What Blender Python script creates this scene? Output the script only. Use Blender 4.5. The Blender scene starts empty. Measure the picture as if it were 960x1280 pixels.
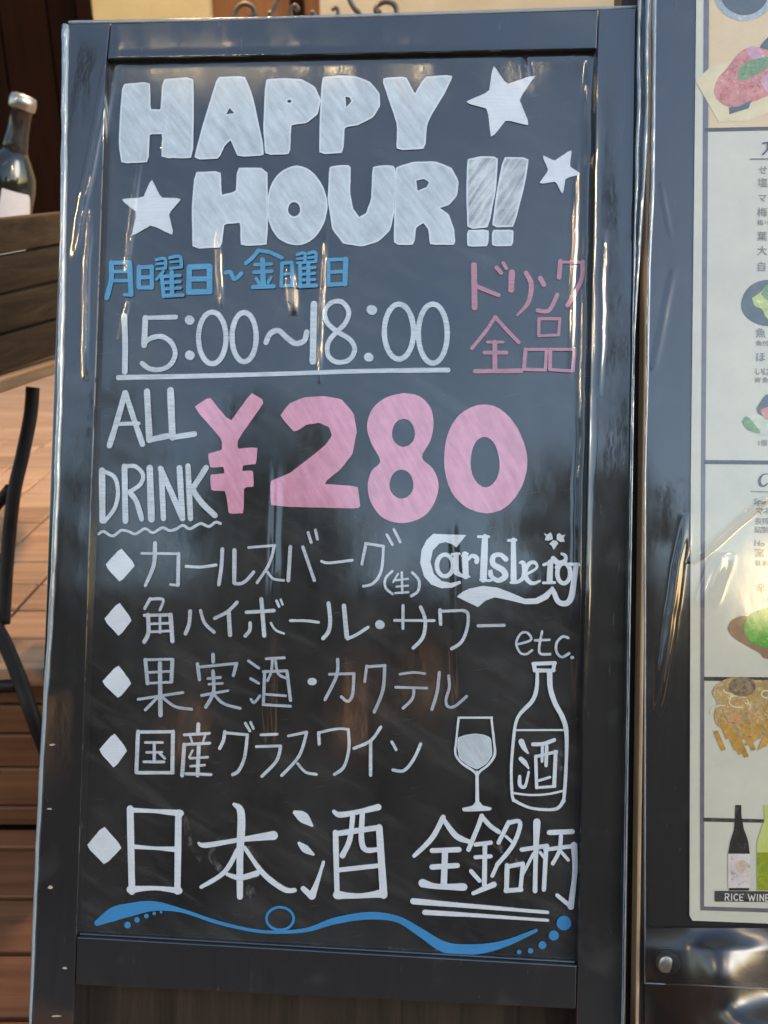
import bpy, bmesh, math, random
from mathutils import Vector, Matrix, Euler, noise
from mathutils.geometry import tessellate_polygon
C = bpy.context.scene
COL = C.collection
R = math.radians
random.seed(7)

# ------------------------------------------------------------------ camera, world, sun, exposure
H = 0.80                      # height of the phone above the lower deck
FPX, CX, CY = 1035.0, 480.0, 640.0
PITCH = R(20.0)
cd = bpy.data.cameras.new('camera'); cam = bpy.data.objects.new('camera', cd); COL.objects.link(cam)
cam.location = (0, 0, H); cam.rotation_euler = (R(90) - PITCH, 0, 0)
cd.sensor_fit = 'VERTICAL'; cd.sensor_height = 36.0; cd.sensor_width = 27.0
cd.lens = FPX / 1280 * 36.0
cd.clip_start = 0.01; cd.clip_end = 500
cd.dof.use_dof = True; cd.dof.focus_distance = 0.605; cd.dof.aperture_fstop = 8.5
C.camera = cam

SUN_EL, SUN_AZ = 24.0, 118.0            # azimuth clockwise from +Y: from the right, slightly behind the photographer
w = bpy.data.worlds.new('World'); C.world = w; w.use_nodes = True
nt = w.node_tree; nt.nodes.clear()
sky = nt.nodes.new('ShaderNodeTexSky'); sky.sky_type = 'NISHITA'; sky.sun_disc = False
sky.sun_elevation = R(SUN_EL); sky.sun_rotation = R(SUN_AZ); sky.air_density = 1.6; sky.dust_density = 1.0; sky.ozone_density = 2.6
bg = nt.nodes.new('ShaderNodeBackground'); bg.inputs[1].default_value = 0.15
wo = nt.nodes.new('ShaderNodeOutputWorld')
nt.links.new(sky.outputs[0], bg.inputs[0]); nt.links.new(bg.outputs[0], wo.inputs[0])
sd = bpy.data.lights.new('sun', 'SUN'); sd.energy = 0.5; sd.angle = R(25); sd.color = (1.0, 0.97, 0.93)
sun = bpy.data.objects.new('sun', sd); COL.objects.link(sun)
_el, _az = R(SUN_EL), R(SUN_AZ)
_d = Vector((math.sin(_az) * math.cos(_el), math.cos(_az) * math.cos(_el), math.sin(_el)))
sun.rotation_euler = (-_d).to_track_quat('-Z', 'Y').to_euler(); sun.location = _d * 20
C.view_settings.view_transform = 'Standard'; C.view_settings.look = 'None'
C.view_settings.exposure = 0.95; C.view_settings.gamma = 1.0
C.cycles.max_bounces = 8; C.cycles.transparent_max_bounces = 12
C.cycles.use_denoising = True
C.cycles.sample_clamp_indirect = 6.0

# ------------------------------------------------------------------ geometry helpers
MC = Matrix.Translation(cam.location) @ Euler((R(90) - PITCH, 0, 0)).to_matrix().to_4x4()
def ray(px, py):
    d = MC.to_3x3() @ Vector(((px - CX) / FPX, (CY - py) / FPX, -1.0))
    return Vector((0, 0, H)), d
def at_z(px, py, z):
    o, d = ray(px, py); t = (z - o.z) / d.z; return o + d * t
def at_y(px, py, y):
    o, d = ray(px, py); t = (y - o.y) / d.y; return o + d * t
# the board: pose measured from its inner frame (0.42 m wide opening)
WI = 0.42
def rxyz(rx, ry, rz):
    return (Matrix.Rotation(rz, 4, 'Z') @ Matrix.Rotation(ry, 4, 'Y') @ Matrix.Rotation(rx, 4, 'X'))
MB0 = MC @ Matrix.Translation((-.0993 * WI, .0351 * WI, -1.6581 * WI)) @ rxyz(R(-1.37), R(-3.93), R(-1.31))
_c, _v, _u = MB0.translation, MB0.to_3x3() @ Vector((0, 1, 0)), MB0.to_3x3() @ Vector((1, 0, 0))
VB = -_c.z / _v.z                       # local v where the board axis meets the deck
MBOARD = MB0 @ Matrix.Translation((0, VB, 0))
MMENU = MBOARD @ Matrix.Translation((0.50, 0, -0.012))
def loc_on(M, px, py, wz=0.0):
    Mi = M.inverted(); o, d = ray(px, py)
    o = Mi @ o; d = Mi.to_3x3() @ d
    t = (wz - o.z) / d.z; p = o + d * t
    return Vector((p.x, p.y, wz))

def link(name, me, mats=(), parent=None, loc=None):
    o = bpy.data.objects.new(name, me); COL.objects.link(o)
    if me is not None:
        for m in (mats if isinstance(mats, (list, tuple)) else [mats]): me.materials.append(m)
    if parent is not None: o.parent = parent
    if loc is not None: o.location = loc
    return o
def from_bm(name, bm, mats, parent=None, smooth=False, loc=None, bevel=0):
    bmesh.ops.recalc_face_normals(bm, faces=bm.faces)
    me = bpy.data.meshes.new(name); bm.to_mesh(me); bm.free()
    if smooth:
        for p in me.polygons: p.use_smooth = True
    o = link(name, me, mats, parent, loc)
    if bevel:
        b = o.modifiers.new('bevel', 'BEVEL'); b.width = bevel; b.segments = 2; b.limit_method = 'ANGLE'
    return o
def add_box(bm, lo, hi, M=None):
    vs = [bm.verts.new((x, y, z)) for x in (lo[0], hi[0]) for y in (lo[1], hi[1]) for z in (lo[2], hi[2])]
    for f in ((0, 1, 3, 2), (4, 6, 7, 5), (0, 4, 5, 1), (2, 3, 7, 6), (0, 2, 6, 4), (1, 5, 7, 3)):
        bm.faces.new([vs[i] for i in f])
    if M is not None: bmesh.ops.transform(bm, matrix=M, verts=vs)
    return vs
def prism(bm, pts, z0, z1):
    """pts: list of (x, y); closed outline extruded from z0 to z1"""
    a = [bm.verts.new((p[0], p[1], z0)) for p in pts]; b = [bm.verts.new((p[0], p[1], z1)) for p in pts]
    n = len(pts); bm.faces.new(a[::-1]); bm.faces.new(b)
    for i in range(n): bm.faces.new((a[i], a[(i + 1) % n], b[(i + 1) % n], b[i]))
def tube(bm, pts, r, seg=8, closed=False):
    pts = [Vector(p) for p in pts]; rings = []; n = len(pts)
    rr = r if isinstance(r, (list, tuple)) else [r] * n
    prev = None
    for i, p in enumerate(pts):
        t = (pts[min(i + 1, n - 1)] - pts[max(i - 1, 0)]).normalized()
        if prev is None:
            a = Vector((0, 0, 1)) if abs(t.z) < .9 else Vector((1, 0, 0)); x = t.cross(a).normalized()
        else: x = (prev - t * prev.dot(t)).normalized()
        prev = x; y = t.cross(x)
        rings.append([bm.verts.new(p + (x * math.cos(2 * math.pi * k / seg) + y * math.sin(2 * math.pi * k / seg)) * rr[i]) for k in range(seg)])
    for i in range(n - 1):
        for k in range(seg): bm.faces.new((rings[i][k], rings[i][(k + 1) % seg], rings[i + 1][(k + 1) % seg], rings[i + 1][k]))
    bm.faces.new(rings[0][::-1]); bm.faces.new(rings[-1])
def lathe(bm, prof, seg=32, M=None):
    rings = []; allv = []
    for r, z in prof:
        ring = [bm.verts.new((max(r, 1e-4) * math.cos(2 * math.pi * k / seg), max(r, 1e-4) * math.sin(2 * math.pi * k / seg), z)) for k in range(seg)]
        rings.append(ring); allv += ring
    for a, b in zip(rings, rings[1:]):
        for k in range(seg): bm.faces.new((a[k], a[(k + 1) % seg], b[(k + 1) % seg], b[k]))
    bm.faces.new(rings[0][::-1]); bm.faces.new(rings[-1])
    if M is not None: bmesh.ops.transform(bm, matrix=M, verts=allv)
def catmull(P, k=7):
    out = []; n = len(P)
    for i in range(n - 1):
        p0, p1, p2, p3 = P[max(i - 1, 0)], P[i], P[i + 1], P[min(i + 2, n - 1)]
        for j in range(k):
            t = j / k
            out.append(tuple(.5 * (2 * b + (c - a) * t + (2 * a - 5 * b + 4 * c - d) * t * t + (3 * b - a - 3 * c + d) * t ** 3) for a, b, c, d in zip(p0, p1, p2, p3)))
    out.append(tuple(P[-1])); return out

def thing(name, label, cat, M=None, loc=None, group=None):
    o = bpy.data.objects.new(name, None); COL.objects.link(o); o.empty_display_size = .1
    if M is not None: o.matrix_world = M
    if loc is not None: o.location = loc
    o['label'] = label; o['category'] = cat
    if group: o['group'] = group
    return o
def tag(o, label, cat, group=None):
    o['label'] = label; o['category'] = cat
    if group: o['group'] = group
    return o

# ------------------------------------------------------------------ materials
class NT:
    def __init__(s, name):
        s.m = bpy.data.materials.new(name); s.m.use_nodes = True; s.t = s.m.node_tree; s.t.nodes.clear()
        s.out = s.t.nodes.new('ShaderNodeOutputMaterial')
    def n(s, typ, **kw):
        nd = s.t.nodes.new(typ)
        for k, v in kw.items(): setattr(nd, k, v)
        return nd
    def set(s, sock, v):
        if isinstance(v, bpy.types.NodeSocket): s.t.links.new(v, sock)
        elif v is not None: sock.default_value = v
    def math(s, op, a, b=None, c=None, clamp=False):
        nd = s.n('ShaderNodeMath', operation=op); nd.use_clamp = clamp
        s.set(nd.inputs[0], a)
        if b is not None: s.set(nd.inputs[1], b)
        if c is not None: s.set(nd.inputs[2], c)
        return nd.outputs[0]
    def noise(s, vec, scale, detail=3, rough=.55, dist=0):
        nd = s.n('ShaderNodeTexNoise'); s.set(nd.inputs['Vector'], vec)
        nd.inputs['Scale'].default_value = scale; nd.inputs['Detail'].default_value = detail
        nd.inputs['Roughness'].default_value = rough; nd.inputs['Distortion'].default_value = dist
        return nd.outputs[0]
    def mapping(s, vec, scale=(1, 1, 1), rot=(0, 0, 0), loc=(0, 0, 0)):
        nd = s.n('ShaderNodeMapping'); s.set(nd.inputs[0], vec)
        nd.inputs[1].default_value = loc; nd.inputs[2].default_value = rot; nd.inputs[3].default_value = scale
        return nd.outputs[0]
    def ramp(s, f, stops):
        nd = s.n('ShaderNodeValToRGB'); s.set(nd.inputs[0], f); e = nd.color_ramp.elements
        while len(e) < len(stops): e.new(.5)
        for k, (p, c) in enumerate(stops):
            e[k].position = p; e[k].color = (c[0], c[1], c[2], 1) if isinstance(c, tuple) else (c, c, c, 1)
        return nd.outputs[0]
    def mix(s, f, a, b):
        nd = s.n('ShaderNodeMix', data_type='RGBA'); s.set(nd.inputs[0], f)
        s.set(nd.inputs[6], a if isinstance(a, bpy.types.NodeSocket) else (*a, 1)); s.set(nd.inputs[7], b if isinstance(b, bpy.types.NodeSocket) else (*b, 1))
        return nd.outputs[2]
    def bump(s, h, dist=1.0, strength=1.0):
        nd = s.n('ShaderNodeBump'); s.set(nd.inputs['Height'], h); nd.inputs['Distance'].default_value = dist; nd.inputs['Strength'].default_value = strength
        return nd.outputs[0]
    def bsdf(s, color, rough=.6, spec=.5, metal=0, normal=None, coat=0, coat_rough=.05, coat_ior=1.5, coat_normal=None, emis=None, estr=0, alpha=None, trans=None):
        p = s.n('ShaderNodeBsdfPrincipled'); i = p.inputs
        s.set(i['Base Color'], color if isinstance(color, bpy.types.NodeSocket) else (*color, 1))
        s.set(i['Roughness'], rough); s.set(i['Metallic'], metal); s.set(i['Specular IOR Level'], spec)
        if normal is not None: s.set(i['Normal'], normal)
        if coat:
            s.set(i['Coat Weight'], coat); s.set(i['Coat Roughness'], coat_rough); s.set(i['Coat IOR'], coat_ior)
            if coat_normal is not None: s.set(i['Coat Normal'], coat_normal)
        if emis: i['Emission Color'].default_value = (*emis, 1); i['Emission Strength'].default_value = estr
        if alpha is not None: s.set(i['Alpha'], alpha)
        if trans is not None: s.set(i['Transmission Weight'], trans)
        s.t.links.new(p.outputs[0], s.out.inputs[0]); return p
    def obj(s): return s.n('ShaderNodeTexCoord').outputs['Object']

# folds of the clear plastic drawn tight over the board: list of (p_top, p_bottom, sigma, height) in photo pixels, read on the board's plane
def fold(x0, y0, x1, y1, sig, h): return (x0, y0, x1, y1, sig * .72, sig * .72 * (.62 if h > .00085 else (.5 if h > .00065 else .14)))
FOLDS = [fold(150, 55, 96, 330, .0045, .0012), fold(176, 190, 158, 345, .0030, .0009), fold(162, 370, 148, 425, .0022, .0009),
         fold(118, 250, 110, 480, .0030, .0010), fold(212, 120, 203, 190, .0028, .0008),
         fold(272, 285, 277, 385, .0028, .0009), fold(407, 285, 399, 480, .0024, .0009), fold(363, 330, 368, 395, .0050, .0012),
         fold(722, 190, 712, 480, .0028, .0010), fold(754, 290, 748, 500, .0026, .0008), fold(655, 70, 660, 105, .0026, .0009),
         fold(738, 60, 722, 900, .0060, .0008), fold(345, 560, 335, 960, .0060, .0005), fold(566, 640, 574, 900, .0050, .0005)]
MENU_FOLDS = [fold(845, 330, 815, 470, .004, .0005), fold(858, 640, 820, 900, .005, .0010), fold(960, 620, 862, 705, .005, .0014),
              fold(905, 690, 880, 760, .008, .0016), fold(825, 225, 840, 300, .003, .0005)]
def plastic_normal(s, M, folds, top_lip=None):
    g = 'plastic_' + ('board' if M is MBOARD else 'menu')
    if g in bpy.data.node_groups:
        nd = s.n('ShaderNodeGroup'); nd.node_tree = bpy.data.node_groups[g]; return nd.outputs[0]
    t = bpy.data.node_groups.new(g, 'ShaderNodeTree')
    t.interface.new_socket('Normal', in_out='OUTPUT', socket_type='NodeSocketVector')
    k = NT.__new__(NT); k.t = t
    co = k.obj(); sep = k.n('ShaderNodeSeparateXYZ'); k.set(sep.inputs[0], co); U, V = sep.outputs[0], sep.outputs[1]
    wob = k.noise(k.mapping(co, (10, 14, 1)), 1.0, 2)
    wob = k.math('MULTIPLY_ADD', wob, .006, -.003)
    total = None
    def acc(h):
        nonlocal total
        total = h if total is None else k.math('ADD', total, h)
    for (x0, y0, x1, y1, sig, hh) in folds:
        a, b = loc_on(M, x0, y0), loc_on(M, x1, y1)
        slope = (a.x - b.x) / (a.y - b.y)
        d = k.math('SUBTRACT', U, k.math('MULTIPLY_ADD', V, slope, b.x - slope * b.y))
        d = k.math('ADD', d, wob)
        d = k.math('DIVIDE', d, sig); d = k.math('MULTIPLY', d, d)
        gss = k.math('EXPONENT', k.math('MULTIPLY', d, -1.0))
        mid, half = (a.y + b.y) / 2, (a.y - b.y) / 2
        e = k.math('DIVIDE', k.math('ABSOLUTE', k.math('SUBTRACT', V, mid)), half)
        e = k.math('SUBTRACT', 1.0, k.math('POWER', e, 3.0), clamp=True)
        acc(k.math('MULTIPLY', k.math('MULTIPLY', gss, e), hh))
    # long soft waves running down the sheet and small crinkles
    acc(k.math('MULTIPLY', k.noise(k.mapping(co, (20, 3, 1), rot=(0, 0, R(4))), 1.0, 2), .0004))
    acc(k.math('MULTIPLY', k.noise(k.mapping(co, (70, 30, 1)), 1.0, 3), .00006))
    if top_lip is not None:
        a = loc_on(M, *top_lip)
        d = k.math('DIVIDE', k.math('SUBTRACT', V, a.y), .0035); d = k.math('MULTIPLY', d, d)
        sc = k.noise(k.mapping(co, (55, 1, 1)), 1.0, 1)
        ue = k.math('LESS_THAN', k.math('ABSOLUTE', k.math('SUBTRACT', U, (loc_on(M, 140, 75).x + loc_on(M, 740, 62).x) / 2)), .205)
        acc(k.math('MULTIPLY', k.math('MULTIPLY', k.math('EXPONENT', k.math('MULTIPLY', d, -1.0)), k.math('MULTIPLY', sc, ue)), .0006))
    nrm = k.bump(total)
    o = t.nodes.new('NodeGroupOutput'); t.links.new(nrm, o.inputs[0])
    nd = s.n('ShaderNodeGroup'); nd.node_tree = t; return nd.outputs[0]

def covered(name, which, color_fn, rough=.75, coat_rough=.085, coat=1.0):
    """a surface seen through the clear sheet that lies on it"""
    s = NT(name)
    nrm = plastic_normal(s, MBOARD, FOLDS, (430, 72)) if which == 'board' else plastic_normal(s, MMENU, MENU_FOLDS)
    col = color_fn(s)
    cr_ = s.math('MULTIPLY_ADD', s.ramp(s.noise(s.mapping(s.obj(), (1, .45, 1)), 26, 5, .7), [(.42, 0.), (.72, 1.)]), .11, coat_rough * .8)
    s.bsdf(col, rough, .25, coat=coat, coat_rough=cr_, coat_ior=2.2, coat_normal=nrm)
    return s.m
def chalk_col(base, dark, dens=.75, rot=0.0, streak=(60, 900), lo=.30, hi=.62):
    def f(s):
        co = s.obj()
        a = s.noise(s.mapping(s.mapping(co, rot=(0, 0, rot)), (streak[0], streak[1], 1)), 1.0, 3, .6)
        b = s.noise(co, 55, 4, .6)
        c = s.noise(co, 1500, 2)
        big = s.noise(co, 14, 3, .6)
        v = s.math('ADD', s.math('MULTIPLY', a, .40), s.math('ADD', s.math('MULTIPLY', b, .24), s.math('ADD', s.math('MULTIPLY', c, .16), s.math('MULTIPLY', big, .20))))
        v = s.ramp(v, [(lo, 1 - dens), (hi, 1.0)])
        return s.mix(v, dark, base)
    return f
SLATE = (.014, .016, .019)
M = {}
slate_base = (lambda s: s.mix(s.ramp(s.noise(s.mapping(s.obj(), (9, 5, 1)), 1.0, 6, .7), [(.35, 0.), (.72, 1.)]), (.006, .007, .0085), (.034, .037, .041)))
def slate_col(s):
    base = slate_base(s); co = s.obj()
    wipe = s.noise(s.mapping(s.mapping(co, rot=(0, 0, R(28))), (9, 46, 1)), 1.0, 5, .7, .4)
    fine = s.noise(s.mapping(s.mapping(co, rot=(0, 0, R(-12))), (30, 900, 1)), 1.0, 3)
    c = s.mix(s.ramp(wipe, [(.50, 0.), (.80, .6)]), base, (.075, .080, .085))
    return s.mix(s.ramp(fine, [(.66, 0.), (.74, .35)]), c, (.11, .115, .12))
M['slate'] = covered('slate', 'board', slate_col)
def wood_black(s):
    co = s.obj(); g = s.noise(s.mapping(co, (240, 12, 12)), 1.0, 4); b = s.noise(co, 22, 4)
    c = s.mix(g, (.005, .006, .008), (.019, .020, .023))
    sc = s.noise(s.mapping(co, (300, 35, 30)), 1.0, 5, .7)
    c = s.mix(s.ramp(sc, [(.63, 0.), (.70, .55)]), c, (.085, .078, .070))
    return s.mix(s.ramp(b, [(.58, 0.), (.78, .6)]), c, (.060, .062, .064))
M['frame'] = covered('black_stained_wood', 'board', wood_black, .6, .06)
M['menu_black'] = covered('menu_board_black', 'menu', wood_black, .6, .06)
WHITE, BLUE, PINK = (.63, .75, .87), (.066, .34, .64), (.72, .27, .42)
M['chalk'] = covered('white_chalk', 'board', chalk_col(WHITE, SLATE, .70), .9)
M['chalk_fill'] = covered('white_chalk_fill', 'board', chalk_col((.60, .73, .85), SLATE, .50, R(52), (35, 200), .34, .64), .9)
M['chalk_hatch'] = covered('white_chalk_hatched', 'board', chalk_col((.60, .70, .78), SLATE, .75, R(-55), (28, 300), .38, .58), .9)
M['chalk_solid'] = covered('white_chalk_solid', 'board', chalk_col((.67, .78, .90), SLATE, .3, 0), .9)
M['chalk_thin'] = covered('white_chalk_thin', 'board', chalk_col((.58, .66, .78), SLATE, .62), .9)
M['chalk_dim'] = covered('faint_chalk', 'board', chalk_col((.44, .54, .66), SLATE, .60), .9)
M['blue'] = covered('blue_chalk', 'board', chalk_col(BLUE, SLATE, .6), .9)
M['blue_solid'] = covered('blue_chalk_solid', 'board', chalk_col((.045, .27, .62), SLATE, .3), .9)
M['pink'] = covered('pink_chalk', 'board', chalk_col((.52, .22, .30), SLATE, .65), .9)
M['pink_fill'] = covered('pink_chalk_fill', 'board', chalk_col((.72, .37, .55), (.10, .05, .08), .45, R(60), (35, 220), .34, .60), .9)
s = NT('smudge_clear'); s.bsdf((.30, .32, .34), .9, .2); _p = [n for n in s.t.nodes if n.type == 'BSDF_PRINCIPLED'][0]
_t = s.n('ShaderNodeBsdfTransparent'); _m = s.n('ShaderNodeMixShader'); s.set(_m.inputs[0], s.ramp(s.noise(s.mapping(s.obj(), (160, 90, 1)), 1.0, 5, .7), [(.48, 0.), (.75, .5)])); s.set(_m.inputs[1], _t.outputs[0]); s.set(_m.inputs[2], _p.outputs[0]); s.t.links.new(_m.outputs[0], s.out.inputs[0]); M['smudge_clear'] = s.m
M['smudge'] = covered('chalk_dust', 'board', lambda s: s.mix(.5, (.05, .055, .06), (.08, .085, .095)), .9)

def simple(name, col, rough=.6, metal=0, spec=.5, var=None, scale=20, bumpd=0, coat=0, mp=(1, 1, 1), space='obj'):
    s = NT(name); co = s.obj() if space == 'obj' else s.n('ShaderNodeNewGeometry').outputs[0]
    c = col; nrm = None
    if var:
        nz = s.noise(s.mapping(co, mp), scale, 5, .6); c = s.mix(s.ramp(nz, [(.3, 0.), (.72, 1.)]), col, var)
        if bumpd: nrm = s.bump(nz, bumpd)
    s.bsdf(c, rough, spec, metal, normal=nrm, coat=coat)
    return s.m
def wood(name, a, b, rough=.55, axis=0, coat=0, scale=1.0, spec=.3):
    s = NT(name); co = s.obj()
    rnd = s.n('ShaderNodeObjectInfo').outputs['Random']
    off = s.n('ShaderNodeVectorMath', operation='ADD'); s.set(off.inputs[0], co)
    cb = s.n('ShaderNodeCombineXYZ'); s.set(cb.inputs[0], s.math('MULTIPLY', rnd, 7.3)); s.set(cb.inputs[1], s.math('MULTIPLY', rnd, 3.1)); s.set(cb.inputs[2], rnd)
    s.set(off.inputs[1], cb.outputs[0])
    sc = [70 * scale] * 3; sc[axis] = 3.0 * scale
    g = s.noise(s.mapping(off.outputs[0], tuple(sc)), 1.0, 5, .65, .6)
    l = s.noise(off.outputs[0], 5, 3)
    c = s.mix(s.ramp(g, [(.32, 0.), (.7, 1.)]), a, b)
    k = s.math('MULTIPLY_ADD', rnd, .35, .80); k2 = s.math('MULTIPLY_ADD', l, .5, .75)
    hsv = s.n('ShaderNodeHueSaturation'); s.set(hsv.inputs['Color'], c); s.set(hsv.inputs['Value'], s.math('MULTIPLY', k, k2))
    s.bsdf(hsv.outputs[0], rough, spec, normal=s.bump(g, .0006), coat=coat)
    return s.m
M['deck'] = wood('deck_wood', (.17, .075, .036), (.30, .145, .075), .5)
M['deck_up'] = wood('upper_deck_wood', (.44, .26, .135), (.60, .40, .24), .5)
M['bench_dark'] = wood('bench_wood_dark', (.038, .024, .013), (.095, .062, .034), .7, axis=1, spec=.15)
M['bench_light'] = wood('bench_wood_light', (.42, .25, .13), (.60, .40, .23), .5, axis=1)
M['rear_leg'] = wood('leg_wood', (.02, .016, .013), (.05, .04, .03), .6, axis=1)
M['iron'] = simple('black_iron', (.008, .008, .009), .55, .0, .4, (.02, .018, .016), 60)
M['scroll'] = simple('weathered_iron', (.05, .042, .035), .5, .3, .5, (.15, .13, .11), 90, .0008)
M['plaster_yellow'] = simple('yellow_plaster', (.40, .33, .16), .85, 0, .3, (.48, .40, .22), 6, .004)
M['plaster'] = simple('cream_plaster', (.38, .34, .25), .85, 0, .3, (.46, .42, .32), 6, .004)
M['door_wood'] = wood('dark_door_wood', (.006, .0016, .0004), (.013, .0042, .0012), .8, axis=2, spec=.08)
M['panel_wood'] = wood('orange_panel_wood', (.13, .045, .012), (.20, .08, .022), .5, axis=2)
M['asphalt'] = simple('street_asphalt', (.028, .028, .029), .85, 0, .3, (.045, .045, .044), 120, .002)
M['facade'] = simple('facade_render', (.030, .027, .024), .8, 0, .3, (.055, .05, .045), 4, .004)
M['facade_trim'] = simple('facade_trim', (.03, .027, .025), .6, 0, .4, (.05, .045, .04), 12)
def emit(name, col, st):
    s = NT(name); e = s.n('ShaderNodeEmission'); e.inputs[0].default_value = (*col, 1); e.inputs[1].default_value = st
    s.t.links.new(e.outputs[0], s.out.inputs[0]); return s.m
M['bulb'] = emit('warm_bulb', (1.0, .64, .27), 1000)
M['bulb_small'] = emit('small_warm_bulb', (1.0, .74, .40), 60)
M['pendant_bulb'] = emit('pendant_bulb', (1.0, .62, .28), 60)
s = NT('lit_window'); co = s.obj(); v = s.noise(s.mapping(co, (3, 3, 2)), 1.3, 3)
e = s.n('ShaderNodeEmission'); s.set(e.inputs[0], s.ramp(v, [(.35, (.25, .08, .02)), (.6, (1., .52, .2)), (.8, (1., .75, .45))])); e.inputs[1].default_value = .55
s.t.links.new(e.outputs[0], s.out.inputs[0]); M['lit'] = s.m
M['lantern'] = emit('lantern_paper', (1.0, .76, .40), 5)
s = NT('clear_plastic'); g = s.n('ShaderNodeBsdfGlossy'); g.inputs['Roughness'].default_value = .12
tr = s.n('ShaderNodeBsdfTransparent'); tr.inputs[0].default_value = (.93, .95, .97, 1)
df = s.n('ShaderNodeBsdfDiffuse'); df.inputs[0].default_value = (.50, .66, .82, 1)  # mirrored sky put into the colour as a pale blue
co = s.obj(); nz = s.noise(s.mapping(co, (60, 18, 60)), 1.0, 4); bp = s.bump(nz, .003); s.set(g.inputs['Normal'], bp)
fr = s.n('ShaderNodeFresnel'); fr.inputs[0].default_value = 1.9; s.set(fr.inputs['Normal'], bp)
m1 = s.n('ShaderNodeMixShader'); m1.inputs[0].default_value = .42; s.set(m1.inputs[1], tr.outputs[0]); s.set(m1.inputs[2], df.outputs[0])
m2 = s.n('ShaderNodeMixShader'); s.set(m2.inputs[0], s.math('MULTIPLY_ADD', fr.outputs[0], 1.0, .06, clamp=True)); s.set(m2.inputs[1], m1.outputs[0]); s.set(m2.inputs[2], g.outputs[0])
s.t.links.new(m2.outputs[0], s.out.inputs[0]); M['plastic'] = s.m
M['tan_edge'] = simple('worn_wood_edge', (.46, .31, .17), .6, 0, .4, (.70, .52, .34), 40, 0, .4, (2, .3, 2))
M['brown_edge'] = simple('dark_worn_edge', (.035, .025, .018), .6, 0, .4, (.11, .075, .05), 30, 0, .4, (2, .3, 2))
M['steel'] = simple('brushed_steel', (.42, .41, .38), .35, .9, .5, (.55, .54, .5), 80)
M['glint'] = simple('pale_glint', (.34, .30, .24), .6, 0, .4, (.5, .47, .4), 400)
M['hinge'] = simple('dark_hinge', (.06, .055, .05), .4, .8)

def pcol(a, b, sc=120, lo=.35, hi=.65):
    def f(s):
        co = s.obj(); n1 = s.noise(co, sc, 5, .7); n2 = s.noise(s.mapping(co, (1, 1, 1), loc=(3, 7, 0)), sc * 1.7, 4, .7); n3 = s.noise(co, sc * .35, 3)
        c = s.mix(s.ramp(n1, [(lo, 0.), (hi, 1.)]), a, b); k = abs(a[0] - b[0]) + abs(a[1] - b[1])
        if sc < 100: return c
        c = s.mix(s.ramp(n2, [(.58, 0.), (.66, .8)]), c, tuple(x * .38 for x in a))
        c = s.mix(s.ramp(n2, [(.34, .75), (.41, 0.)]), c, tuple(min(.8, x * 1.5 + .06) for x in b))
        return s.mix(s.ramp(n3, [(.35, .35), (.6, 0.)]), c, tuple(x * .55 for x in b))
    return f
def pr(name, a, b=None, sc=120, lo=.35, hi=.65):
    M[name] = covered(name, 'menu', pcol(a, b or tuple(x * .9 for x in a), sc, lo, hi), .8, .09, .9); return M[name]
pr('paper', (.58, .61, .53), (.51, .54, .48), 14)
pr('ink', (.05, .05, .055), (.07, .065, .07)); pr('ink_grey', (.16, .155, .19), (.12, .12, .15), 60); pr('ink_soft', (.22, .24, .23))
pr('ink_red', (.75, .25, .16))
pr('photo_tan', (.62, .49, .27), (.68, .56, .36), 20); pr('cut_board', (.70, .66, .42), (.62, .56, .36), 60)
pr('meat', (.50, .14, .10), (.62, .30, .28), 140); pr('onion', (.55, .28, .42), (.62, .42, .52), 150); pr('herb', (.12, .26, .10), (.22, .36, .16), 260)
pr('dish_slate', (.06, .085, .10), (.10, .12, .13), 60); pr('dish_rim', (.42, .50, .56)); pr('lettuce', (.34, .52, .12), (.55, .62, .22), 200)
pr('green_bright', (.03, .26, .035), (.12, .42, .07), 260); pr('dish_brown', (.20, .13, .08), (.28, .19, .12), 70)
pr('pasta', (.55, .43, .20), (.36, .28, .14), 300, .42, .55); pr('meatball', (.14, .10, .06), (.30, .24, .16), 200); pr('sauce', (.60, .26, .10), (.55, .38, .2), 150)
pr('fries', (.58, .36, .09), (.42, .24, .05), 160); pr('glass_grey', (.36, .40, .38)); pr('salad_pale', (.46, .56, .42), (.60, .64, .56), 120)
pr('bottle_black', (.022, .018, .020), (.035, .035, .035)); pr('bottle_label', (.62, .64, .70), (.66, .60, .58), 120); pr('label_orange', (.62, .42, .26), (.6, .55, .5), 300)
pr('bottle_green', (.42, .52, .12), (.50, .58, .22), 60); pr('bottle_lime', (.36, .36, .02), (.16, .30, .03), 260); pr('sheet_white', (.7, .74, .7))

# ------------------------------------------------------------------ the setting: street, decks, shop wall
bm = bmesh.new(); add_box(bm, (-60, -60, -.30), (60, 60, -.12)); o = from_bm('ground', bm, M['asphalt']); o['kind'] = 'structure'
EDGE_Y = at_z(30, 1034, 0).y
UP = at_y(30, 836, EDGE_Y).z
deck = bpy.data.objects.new('lower_deck', None); COL.objects.link(deck); deck['kind'] = 'structure'
lines = [at_z(30, y, 0).y for y in (1273, 1191, 1122, 1060)]
pitch_w = (lines[-1] - lines[0]) / 3
ys = [lines[0] - pitch_w * k for k in range(14, 0, -1)] + lines + [EDGE_Y]
GAP = .0040
bm = bmesh.new(); add_box(bm, (-2.2, ys[0], -.118), (2.2, EDGE_Y + .03, -.030)); from_bm('joist_frame', bm, M['iron'], deck)
def plank_me(wd, ln, th, mat):
    bm = bmesh.new(); add_box(bm, (-ln / 2, -wd / 2, -th), (ln / 2, wd / 2, 0))
    bmesh.ops.bevel(bm, geom=bm.edges[:], offset=.0018, segments=1, affect='EDGES')
    me = bpy.data.meshes.new('plank'); bm.to_mesh(me); bm.free(); me.materials.append(mat); return me
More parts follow.
